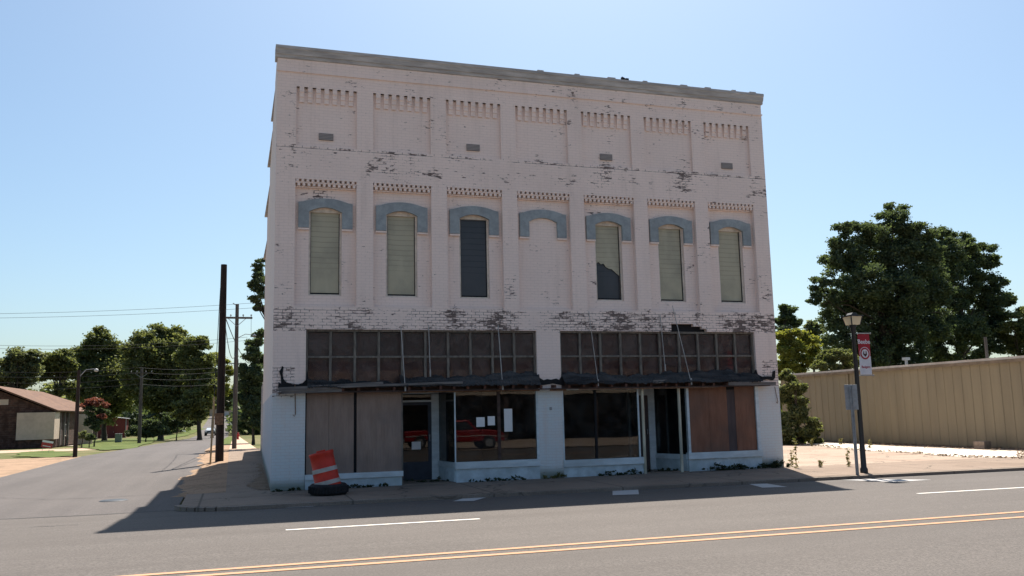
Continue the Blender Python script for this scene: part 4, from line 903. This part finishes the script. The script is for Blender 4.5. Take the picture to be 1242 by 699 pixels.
# weeds at the wall foot
def weed(x, y, h, n, mat, label, z=0.0, spread=.5, group='weeds along the shopfront foot', tall=False):
    k = max(8, int(spread*34)); x_ = rng.uniform(-spread*.75, spread*.75, k); hh = h*(.35+.65*np.abs(np.sin(x_*5+x)))
    c = np.stack([x_, -np.abs(rng.normal(0, .04, k)), hh*rng.uniform(.02, .55, k)], 1)
    if tall: c = np.stack([rng.normal(0, spread*.08, k*2), rng.normal(0, spread*.05, k*2), h*np.linspace(.03, 1, k*2)], 1)
    o = leaf_mesh('weed', c, np.full(len(c), .03) if tall else hh*.22, n*(2 if tall else 6), .032 if tall else .034, M[mat], None, 2.6)
    if tall:
        bm = bmesh.new(); bm.from_mesh(o.data)
        for j in range(3):
            p = Vector((rng.normal(0, .03), 0, 0)); q = p+Vector((rng.normal(0, .05), rng.normal(0, .03), h*rng.uniform(.7, 1))); e = Vector((.006, 0, 0))
            bm.faces.new([bm.verts.new(v) for v in (p-e, p+e, q+e*.4, q-e*.4)])
        bm.to_mesh(o.data); bm.free()
    o.location = (x, y, z); tag(o, label, 'weed', group)
for x, y, h, n, sp, l in ((1.95, -.08, .15, 60, 1.4, 'low weeds below the grey plywood left of the entrance'), (5.5, -.1, .16, 40, 1.0, 'sparse weeds below the window with the paper notices'), (7.05, -.08, .22, 30, .4, 'dry weeds at the foot of the middle brick pier'), (8.9, -.08, .26, 60, .8, 'green weeds below the right shop window'), (12.0, -.1, .30, 80, .9, 'thick weeds below the red plywood boards'), (12.9, -.1, .22, 50, .6, 'short weeds beside the right white jamb'), (13.65, -.12, .36, 110, .55, 'dense weed clump at the right corner pier foot'), (3.9, .55, .18, 50, .8, 'weeds growing inside the left recessed entrance'), (10.3, .4, .18, 45, .8, 'weeds growing inside the right recessed entrance'), (.35, -.1, .12, 25, .5, 'weeds at the foot of the left corner pier')):
    weed(x, y, h, n, 'weedleaf' if 'dry' not in l else 'dryleaf', l, spread=sp)
for px, h, l in (((966, 568), .75, 'tall upright weed on the concrete right of the corner'), ((961, 566), .45, 'shorter stalk weed nearest the white brick corner'), ((1029, 566), .45, 'small dry weed on the lot left of the sign post'), ((995, 567), .18, 'low dry weed tuft midway between corner and sign'), ((1055, 543), .3, 'dry weed tuft on slab edge right of lamp'), ((985, 541), .3, 'brown weed tuft in front of the dark bush'), ((1020, 539), .25, 'brown weed tuft on the pale slab by the tan wall')):
    p = hit(*px); weed(p[0], p[1], h, 40, 'dryleaf', l, z=-.01, spread=.35, tall=True, group='weeds on the concrete lot')
# leaf litter in the shade by the side wall: countless
mb = MB(); 
for k in range(900):
    y = rng.uniform(.2, 9)**1.0; x = SK*y-abs(rng.normal(0, .28))-.02 if rng.random() < .7 else rng.uniform(-2.1, -1.0); a = rng.uniform(0, 6.28); s_ = rng.uniform(.008, .022); h = rng.uniform(.004, .02)
    mb.add([(x+s_*math.cos(a), y+s_*math.sin(a), h), (x-s_*math.sin(a)*.6, y+s_*math.cos(a)*.6, .006), (x-s_*math.cos(a), y-s_*math.sin(a), h*.5), (x+s_*math.sin(a)*.6, y-s_*math.cos(a)*.6, .008)], [(0, 1, 2, 3)])
SHEETS.add('leaf_litter'); tag(mb.build('leaf_litter', M['litter']), 'dead leaves and grass clippings scattered along the side wall', None, None, 'stuff')

mb = MB()
for k in range(1400):
    if k < 800: y = rng.uniform(-2, 16); x = 25.95-abs(rng.normal(0, .35))
    else:
        i = rng.integers(0, len(sl_pts)); q0, q1 = sl_pts[i], sl_pts[(i+1) % len(sl_pts)]; t = rng.uniform(); x, y = q0+(q1-q0)*t+rng.normal(0, .16, 2)
    if x > 25.95: continue
    a = rng.uniform(0, 6.28); s_ = rng.uniform(.02, .09); h = rng.uniform(.01, .07)
    mb.add([(x+s_*math.cos(a), y+s_*math.sin(a), h), (x-s_*math.sin(a)*.6, y+s_*math.cos(a)*.6, .0), (x-s_*math.cos(a), y-s_*math.sin(a), h*.4), (x+s_*math.sin(a)*.6, y-s_*math.cos(a)*.6, .0)], [(0, 1, 2, 3)])
tag(mb.build('leaf_litter', M['litter']), 'dry leaves and grit along the pale slab edge and tan wall foot', None, None, 'stuff')
# ------------------------------------------------------------------ utility poles
def pole(name, label, base, h, r, mat, arms=(), group='wooden utility poles'):
    t = thing(name, label, 'utility pole', tuple(base), group=group)
    mb = MB(); mb.tube([(0, 0, -.2), (0, 0, h*.5), (0, 0, h)], [r*1.12, r, r*.82], 14); mb.build('pole', M[mat], t)
    for z, L, off in arms:
        mb = MB(); mb.box(-L/2+off, L/2+off, -r-.1, -r, z-.055, z+.055); a = mb.build('crossarm', M[mat], t)
        for k in (-.46, -.2, .2, .46):
            mb = MB(); mb.lathe([(.02, 0), (.02, .06), (.045, .07), (.05, .11), (.03, .15), (0, .16)], 8, (k*L+off, -r-.05, z+.055)); mb.build('insulator', M['galv'], a)
        mb = MB(); mb.beam((-L*.28+off, -r-.05, z-.05), (0, -r, z-.5), .03); mb.beam((L*.28+off, -r-.05, z-.05), (0, -r, z-.5), .03); mb.build('brace', M['galv'], t)
    return t
p1 = hit(266, 559); h1 = at(266, 321, p1[1])[2]
P1 = pole('utility_pole', 'thick dark roadside pole cut off square at top with tin meter box', p1, h1-p1[2], .15, 'pole')
mb = MB(); z = at(262, 508, p1[1])[2]; mb.box(-.22, .12, -.20, -.15, z-.25, z+.22); mb.build('meter_box', M['rust'], P1)
p2 = hit(284, 544); h2 = at(284, 369, p2[1])[2]
P2 = pole('utility_pole', 'slimmer utility pole with wide crossarm behind the thick dark pole', p2, h2-p2[2], .12, 'pole_grey', arms=((at(284, 386, p2[1])[2]-p2[2], 1.75, .0),))
mb = MB(); mb.beam((0, 0, h2-p2[2]-.1), (-.25, 0, h2-p2[2]+.05), .05); mb.tube([(0, 0, 6.4), (.5, -.1, 6.65), (.95, -.15, 6.6)], .02, 6); mb.build('lamp_arm', M['galv'], P2)
mb = MB(); mb.lathe([(.02, .08), (.09, .04), (.12, -.02), (.1, -.06), (0, -.08)], 10, (1.0, -.15, 6.58)); mb.build('lamp_head', M['galv'], P2)
b = at(290, 500, 95); pole('utility_pole', 'distant utility pole with short crossarm near the end of the pavement', (b[0]-.3, 95, T(95)), at(288, 436, 95)[2]-T(95), .12, 'pole_grey', arms=((at(284, 441, 95)[2]-T(95), 2.0, 0),))
p3 = at(169, 530, 80); p3[2] = T(80)-.1; h3 = at(169, 447, p3[1])[2]
pole('utility_pole', 'pale grey utility pole standing on the lawn before the big trees', p3, h3-p3[2], .17, 'pole_grey', arms=((h3-p3[2]-.5, 2.2, 0),))
p4 = hit(91, 552); h4 = at(91, 449, p4[1])[2]
P4 = pole('utility_pole', 'dark slim pole with small street light in front of brown house', p4, h4-p4[2], .10, 'pole')
mb = MB(); mb.tube([(0, 0, h4-p4[2]-.4), (.35, -.1, h4-p4[2]+.0), (.75, -.15, h4-p4[2]+.05)], .022, 6); mb.build('lamp_arm', M['galv'], P4)
mb = MB(); mb.lathe([(0, .09), (.08, .06), (.11, -.0), (.09, -.07), (0, -.10)], 12, (.85, -.15, h4-p4[2]-.02)); mb.build('lamp_head', plain('lamp_white', (.42, .42, .40), .4, .05, 4), P4)
# guy wire with tan guard
g0 = hit(255, 562); gt = at(266, 350, p1[1]); g0 = np.array(g0); v = np.array([p1[0]-.12, p1[1]-.1, gt[2]])-g0; 
gw = thing('guy_wire', 'thin guy wire with tan guard sleeve left of the thick pole', 'guy wire', tuple(g0))
mb = MB(); mb.tube([(0, 0, -.1), tuple(v*.36)], .035, 8); mb.build('guard', plain('tan_guard', (.40, .28, .15), .7, .2, 4), gw)
mb = MB(); mb.tube([tuple(v*.36), tuple(v)], .012, 6); mb.build('wire', M['wire'], gw)
def line(p, q, sag, r, label, group='overhead wires'):
    p, q = np.array(p), np.array(q); pts = [tuple(p+(q-p)*t-np.array([0, 0, sag*4*t*(1-t)])) for t in np.linspace(0, 1, 17)]
    o = Vector(pts[0]); mb = MB(); mb.tube([Vector(x)-o for x in pts], r, 5); tag(mb.build('overhead_wire', M['wire'], loc=o), label, 'wire', group)
A = lambda x, y, Y: at(x, y, Y)
a1 = p2+np.array([-.8, -.17, at(284, 386, p2[1])[2]-p2[2]+.2]); a2 = p2+np.array([.8, -.17, at(284, 386, p2[1])[2]-p2[2]+.2])
line(A(-90, 381.5, 33), A(330, 366, 33), .18, .009, 'upper of the close pair of wires crossing the left sky')
line(A(-90, 386.5, 33), A(330, 372, 33), .18, .009, 'lower of the close pair of wires crossing the left sky')
line(A(-60, 417, 70), A(300, 409, 70), .5, .015, 'upper thin far wire just above the left treetops')
line(A(-60, 421, 70), A(300, 413, 70), .5, .015, 'lower thin far wire just above the left treetops')
for k, (ya, yb_) in enumerate(((446, 440), (452, 445), (459, 452), (466, 460))):
    line(A(-40, ya+3, 88), A(169, ya, p3[1]), .4, .015, ['topmost', 'second', 'third', 'lowest'][k]+' wire left of the grey lawn pole across the trees')
    line(A(169, ya, p3[1]), A(300, yb_, 95), .5, .015, ['topmost', 'second', 'third', 'lowest'][k]+' wire between the grey lawn pole and the street pole')
t1 = np.array([p1[0], p1[1], h1-.9])
line(t1, a1, .3, .012, 'short wire from the thick pole top to the left crossarm end')
line(A(271, 372, p1[1]), p2+np.array([0, -.1, 5.6]), 1.1, .016, 'black service cable drooping between the two nearest poles')
line(A(270, 376, p1[1]), A(304, 442, 60), .5, .02, 'thick cable slanting down behind the second pole toward the dark tree')
line(a2, a2+np.array([.02, 0, -1.4]), 0, .01, 'vertical drop wire hanging from the right crossarm end')
line(A(940, 395, 60), A(990, 399, 60), .1, .02, 'thin wire in the sky gap right of the facade', 'overhead wires')

# ------------------------------------------------------------------ left street: house, shed, furniture, car, far buildings
hb = hit(62, 541.5); HX, HY, HZ = hb[0], hb[1], T(hb[1])-.1
hs = thing('brick_house', 'low brown brick house with brown hipped roof and cream window bay', 'house', (HX, HY, HZ))
def plainbrick(name, a, b, mo, bw=.22, rh=.08):
    s = NT(name); u, v, p, side = brick_uv(s); br = s.n('ShaderNodeTexBrick')
    for k, val in dict(Vector=s.comb(u, v), Color1=a, Color2=b, Mortar=mo, Scale=1.0).items(): s.set(br, k, val)
    s.set(br, 'Mortar Size', .01); s.set(br, 'Brick Width', bw); s.set(br, 'Row Height', rh)
    col = s.mix(s.ramp(s.noise(s.comb(u, v), 2.2, 4), .4, .65), br.outputs['Color'], tuple(x*.45 for x in a)); s.bsdf(col, .9, bump=br.outputs['Fac'], bstr=.3); return s.m
HBK = plainbrick('brown_brick', (.10, .052, .038), (.055, .032, .026), (.12, .09, .075), .5, .2)
EV = at(58, 497, HY)[2]-HZ; RX = -4.9; RZ = EV+2.15; ox = .35
mb = MB(); mb.prism([(RX*2, 0), (0, 0), (0, EV-.1), (RX, RZ-.2), (RX*2, EV-.1)], 1, 0, 21); mb.prism([(RX*2, 0), (-.3, 0), (-.3, EV-.25), (RX*2, EV-.25)], 1, 21, 32); mb.build('wall', HBK, hs)
mb = MB()
RL = 22.0; Y0 = -.5
mb.add([(ox+.1, Y0, EV-.2), (RX, Y0, RZ), (RX*2-.5, Y0, EV-.2), (ox+.1, 33.0, EV-.2), (RX, RL, RZ), (RX*2-.5, 33.0, EV-.2)], [(0, 1, 4, 3), (1, 2, 5, 4), (3, 4, 5)])
s = NT('shingle_roof'); o_ = s.obj(); p_ = s.sep(o_); col = s.mix(s.ramp(s.noise(s.scale(o_, (1, .6, 1)), 1.6, 5), .35, .7), (.16, .090, .058), (.11, .062, .043)); s.bsdf(col, .9, bump=s.math('FRACT', s.math('MULTIPLY', p_[2], 9)), bstr=.3)
SHEETS.add('roof'); rf = mb.build('roof', s.m, hs); md = rf.modifiers.new('t', 'SOLIDIFY'); md.thickness = .14
CRM = plain('cream_siding', (.50, .40, .315), .7, .07, 3)
bw0 = at(20, 520, HY-.6)[0]-HX; mb = MB(); mb.box(bw0, .30, -.7, 1.9, .75, EV-.25); bw = mb.build('window_bay', CRM, hs)
mb = MB(); mb.box(bw0+.2, .1, -.5, 1.6, 0, .75); mb.build('bay_base', HBK, hs)
mb = MB(); mb.box(RX-.9, RX+1.2, -.02, 0, EV+.5, EV+1.0); mb.build('gable_vent', CRM, hs)
for y in (3.2, 5.4, 7.6): mb = MB(); mb.box(.05, .2, y-.08, y+.08, 0, EV-.15); mb.build('porch_post', M['greytimber'], hs)
mb = MB(); mb.box(.004, .03, 4.2, 5.2, .1, 2.2); d_ = mb.build('door', M['darkwood'], hs)
mb = MB(); mb.tube([(.05, 4.3, 1.1), (.08, 4.3, 1.1)], .03, 6); mb.build('handle', M['galv'], d_)
mb = MB(); mb.box(.004, .04, 6.0, 7.2, .9, 2.1); wn = mb.build('window', M['cream'], hs)
mb = MB(); mb.box(.041, .05, 6.1, 7.1, 1.0, 2.0); mb.build('pane', M['pane_dark'], wn)
mb = MB(); mb.box(.5, 2.2, 9, 9.15, 0, EV-.4); mb.build('porch_screen', CRM, hs)
pxsheet('porch_path', [(68, 541), (101, 533.5), (104, 534.5), (88, 541)], -.096, M['whiteslab'], 0)
p = hit(55, 547); sn = thing('yard_sign', 'small tilted red and white yard sign on the grass strip', 'sign', tuple(p), rot=(0, R(12), R(8))); sn.scale = (.8, .8, .8)
mb = MB(); mb.box(-.42, .42, -.012, .012, .25, .85); mb.build('panel', plain('sign_red', (.42, .055, .05), .6, .1, 3), sn)
mb = MB(); mb.box(-.42, .42, -.016, -.012, .68, .85); mb.box(-.3, .3, -.016, -.012, .36, .42); mb.build('stripe', M['paper'], sn)
mb = MB(); mb.tube([(-.25, 0, -.1), (-.25, 0, .3)], .012, 6); mb.tube([(.25, 0, -.1), (.25, 0, .3)], .012, 6); mb.build('stake', M['galv'], sn)
b = hit(135, 530.5); sh = thing('shed', 'dark red shed with grey sloping roof behind the lawn', 'shed', (b[0], b[1], T(b[1])-.1))
pw = depth(b)/F; mb = MB(); W_ = 30*pw/.94; H_ = 24*pw
mb.prism([(-W_/2, 0), (W_/2, 0), (W_/2, H_-.25), (-W_/2, H_+.35)], 1, 0, 4); mb.build('wall', plain('red_boards', (.15, .035, .03), .8, .2, 4, stretch=(6, 6, .5)), sh)
mb = MB(); mb.prism([(-W_/2-.2, H_+.42), (W_/2+.3, H_-.27), (W_/2+.3, H_-.17), (-W_/2-.2, H_+.52)], 1, -.3, 4.3); mb.build('roof', M['galv'], sh)
mb = MB(); mb.box(W_/2-.08, W_/2+.05, -.06, .02, 0, H_-.3); mb.build('corner_post', M['galv'], sh)
mb = MB(); mb.box(-.4, .5, -.03, 0, 0, 1.9); d_ = mb.build('door', plain('shed_door', (.11, .03, .027), .8, .2, 4), sh)
mb = MB(); mb.tube([(.35, -.06, .9), (.35, -.06, 1.1)], .02, 6); mb.build('handle', M['galv'], d_)
def post_thing(px, nm, lab, cat, fn):
    p = hit(*px); t = thing(nm, lab, cat, (p[0], p[1], p[2]-.02)); fn(t); return t
def cab(t): 
    mb = MB(); mb.box(-.35, .35, -.3, .3, 0, .95); mb.build('cabinet', plain('cabinet_green', (.16, .20, .17), .6, .1, 4), t, bevel=.03)
    mb = MB(); mb.box(-.38, .38, -.33, .33, .95, 1.0); mb.build('lid', M['galv'], t)
post_thing((143.5, 536.5), 'utility_cabinet', 'grey-green utility cabinet on the lawn before the red shed', 'cabinet', cab)
def hyd(c):
    def f(t):
        mb = MB(); mb.lathe([(.17, 0), (.17, .06), (.11, .08), (.11, .5), (.15, .52), (.15, .56), (.12, .6), (.10, .68), (.04, .74), (.03, .80), (0, .80)], 14); mb.build('barrel', c, t)
        mb = MB(); mb.tube([(-.22, 0, .42), (.22, 0, .42)], .055, 10); mb.tube([(0, -.2, .36), (0, 0, .36)], .07, 10); mb.build('outlet_cap', c, t)
    return f
post_thing((168.5, 536), 'fire_hydrant', 'rusty orange fire hydrant at the foot of the grey lawn pole', 'hydrant', hyd(plain('hydrant_orange', (.30, .11, .04), .6, .2, 6)))
post_thing((288.5, 533), 'fire_hydrant', 'red fire hydrant on the pavement behind the second pole', 'hydrant', hyd(plain('hydrant_red', (.35, .03, .03), .5, .2, 6)))
def trough(c, L_):
    def f(t):
        mb = MB(); mb.box(-L_/2, L_/2, -.25, .25, .04, .55); mb.build('planter', c, t, bevel=.03)
        mb = MB(); mb.box(-L_/2-.04, L_/2+.04, -.29, .29, .55, .62); mb.build('rim', c, t)
    return f
DK = plain('planter_brown', (.10, .075, .06), .9, .2, 4)
post_thing((126, 532), 'planter', 'low dark planter on the lawn in front of the red shed', 'planter', trough(DK, 1.0)); post_thing((177, 531.5), 'planter', 'low brown planter just right of the grey lawn pole', 'planter', trough(DK, .9)); post_thing((189, 529.5), 'planter', 'low grey planter at the foot of the dark hedge', 'planter', trough(M['pole_grey'], 1.0))
# a dark saloon car driving on the side street
def paintmat(n_, c): s = NT(n_); s.bsdf(c, .25, spec=.5, metal=.2); return s.m
def wheel(par, x, y, r, w_=.2):
    mb = MB(); n = 24; pr = [(r*.62, -w_/2), (r*.95, -w_/2), (r, -w_*.3), (r, w_*.3), (r*.95, w_/2), (r*.62, w_/2)]
    vs = [(0+z, rr*math.cos(2*math.pi*k/n), rr*math.sin(2*math.pi*k/n)) for rr, z in pr for k in range(n)]
    fs = [(i*n+k, i*n+(k+1) % n, (i+1)*n+(k+1) % n, (i+1)*n+k) for i in range(5) for k in range(n)]
    mb.add(vs, fs, True); wh = mb.build('wheel', M['rubber'], par, loc=(x, y, r))
    mb = MB(); mb.tube([(-w_*.42, 0, 0), (w_*.42, 0, 0)], r*.64, 20); mb.build('rim', M['galv'], wh); return wh
def car(label, loc, rz, col, name='car'):
    t = thing(name, label, 'car', loc, rz); L_, W2 = 4.5, .86
    body = [(-2.2, .35), (-2.25, .6), (-2.15, .88), (-1.35, .95), (1.05, .98), (1.9, .96), (2.2, .86), (2.25, .5), (2.15, .3)]
    mb = MB(); mb.prism(body, 0, -W2, W2); b_ = mb.build('body', col, t, bevel=.06)
    cabp = [(-1.3, .94), (-.55, 1.40), (.85, 1.42), (1.55, .96)]
    mb = MB(); n = 4; mb.add([(-.80, y, z) if i in (0, 3) else (-.62, y, z) for i, (y, z) in enumerate(cabp)]+[(.80, y, z) if i in (0, 3) else (.62, y, z) for i, (y, z) in enumerate(cabp)], [(0, 1, 2, 3), (7, 6, 5, 4)]+[(i, i+4, (i+1) % 4+4, (i+1) % 4) for i in range(4)]); mb.build('cabin', M['black_metal'], t)
    mb = MB(); mb.add([(-.6, -.5, 1.41), (.6, -.5, 1.41), (.6, .82, 1.43), (-.6, .82, 1.43)], [(0, 1, 2, 3)]); mb.box(-.6, .6, -.5, .82, 1.405, 1.445); mb.build('roof', col, t)
    mb = MB(); mb.add([(-.70, -1.28, .97), (.70, -1.28, .97), (.56, -.62, 1.38), (-.56, -.62, 1.38)], [(0, 1, 2, 3)]); mb.build('windscreen', glassmat('car_glass', (.3, .33, .36), 1.7), t)
    for x in (-.82, .82):
        for y in (-1.4, 1.35): wheel(t, x, y, .32)
    for x in (-.6, .6): mb = MB(); mb.box(x-.16, x+.16, -2.27, -2.2, .64, .78); mb.build('headlight', M['paper'], t)
    mb = MB(); mb.box(-.26, .26, -2.28, -2.22, .42, .54); mb.build('number_plate', M['paper'], t)
    for x in (-.6, .6): mb = MB(); mb.box(x-.16, x+.16, 2.22, 2.28, .66, .80); mb.build('tail_light', plain('tail_red', (.3, .02, .02), .3, .05, 3), t)
    return t
c0 = hit(255.5, 528.5, -.1); car('small dark car on the side street left of the thick pole', (c0[0], c0[1], T(c0[1]+2)-.09), R(-3), paintmat('car_dark_paint', (.05, .055, .06)))
# houses closing the end of the street
b = at(268, 500, 262); t = thing('house', 'distant tan building with pale doors at the end of the side street', 'house', (b[0], 262, T(262)-.3)); k = depth(b)/F
mb = MB(); mb.prism([(-13*k, 0), (13*k, 0), (13*k, 9*k), (0, 14*k), (-13*k, 9*k)], 1, 0, 10); mb.build('wall', plain('tan_wall', (.42, .31, .23), .8, .1, 2), t)
mb = MB(); mb.prism([(-13.6*k, 8.8*k), (0, 14.2*k), (13.6*k, 8.8*k), (13.6*k, 9.6*k), (0, 15*k), (-13.6*k, 9.6*k)], 1, -.3, 10.3); mb.build('roof', plain('brown_roof', (.16, .11, .09), .9, .2, 2), t)
mb = MB(); mb.box(1*k, 9*k, -.06, 0, 0, 6*k); mb.build('garage_door', plain('pale_door', (.55, .50, .46), .7, .05, 2), t)
for px, lab in (((232, 514.5), 'parked dark car under the street trees, mostly shaded'),):
    c1 = hit(*px, -.1); car(lab, (c1[0], c1[1], T(c1[1])-.1), R(40), paintmat('car_grey_paint', (.06, .06, .065)), 'parked_car')

# ------------------------------------------------------------------ across the road, seen mirrored in the shop glass
ob = thing('opposite_building', 'tan-fronted shop with shaded porch across the road, mirrored in shop windows', 'building', (0, -29.5, 0))
mb = MB(); mb.box(-4, 44, -8, -3, -.1, 5); mb.build('wall', plain('opposite_wall', (.10, .085, .075), .9, .2, 2), ob)
mb = MB(); mb.box(-4, 44, -3, .0, 2.95, 3.05); mb.build('porch_roof', M['darkwood'], ob)
mb = MB(); mb.box(-4, 44, .0, .12, 2.75, 4.3); mb.build('fascia', plain('opposite_fascia', (.42, .34, .26), .8, .1, 2), ob)
for x in range(-3, 44, 6): mb = MB(); mb.box(x-.08, x+.08, -.15, -.01, -.1, 2.95); mb.build('porch_post', M['darkwood'], ob)
sheet('opposite_forecourt', [(-60, -19.3), (90, -19.3), (90, -60), (-60, -60)], -.06, M['lot'])
def truck():
    t = thing('pickup_truck', 'red pickup truck parked across the road, mirrored in the left shop window', 'truck', (9.75, -20.9, -.06)); t.scale = (.9, .9, .9)
    RP = paintmat('truck_red_paint', (.28, .010, .012))
    mb = MB(); mb.prism([(-2.5, .45), (-2.5, .98), (-.75, .98), (-.75, .6), (-.75, .45)], 1, -.85, .85); mb.build('bed', RP, t, bevel=.04)
    mb = MB(); mb.prism([(-.74, .42), (-.74, 1.0), (-.70, 1.02), (1.0, 1.02), (2.2, .96), (2.42, .86), (2.45, .42)], 1, -.86, .86); mb.build('body', RP, t, bevel=.05)
    mb = MB(); mb.prism([(-.70, 1.0), (-.62, 1.58), (.42, 1.60), (1.0, 1.01)], 1, -.74, .74); c_ = mb.build('cab', RP, t, bevel=.04)
    for s_ in (-1, 1):
        mb = MB(); mb.prism([(-.52, 1.06), (-.48, 1.50), (.36, 1.52), (.78, 1.06)], 1, s_*.745, s_*.752); mb.build('side_window', M['black_metal'], c_)
        for x in (-1.65, 1.55):
            w_ = wheel(t, x, s_*.78, .36, .22); w_.rotation_euler = (0, 0, R(90))
    mb = MB(); mb.add([(.98, -.66, 1.05), (.98, .66, 1.05), (.50, .6, 1.55), (.50, -.6, 1.55)], [(0, 1, 2, 3)]); mb.build('windscreen', M['black_metal'], c_)
    mb = MB(); mb.box(2.44, 2.56, -.88, .88, .42, .58); mb.box(-2.62, -2.5, -.88, .88, .42, .58); mb.build('bumper', M['galv'], t)
    mb = MB(); mb.box(-2.45, 2.4, .862, .868, .68, .72); mb.build('stripe', M['reflective'], t)
    for s_ in (-1, 1): mb = MB(); mb.box(2.42, 2.46, s_*.6-.15, s_*.6+.15, .68, .82); mb.build('headlight', M['paper'], t)
truck()
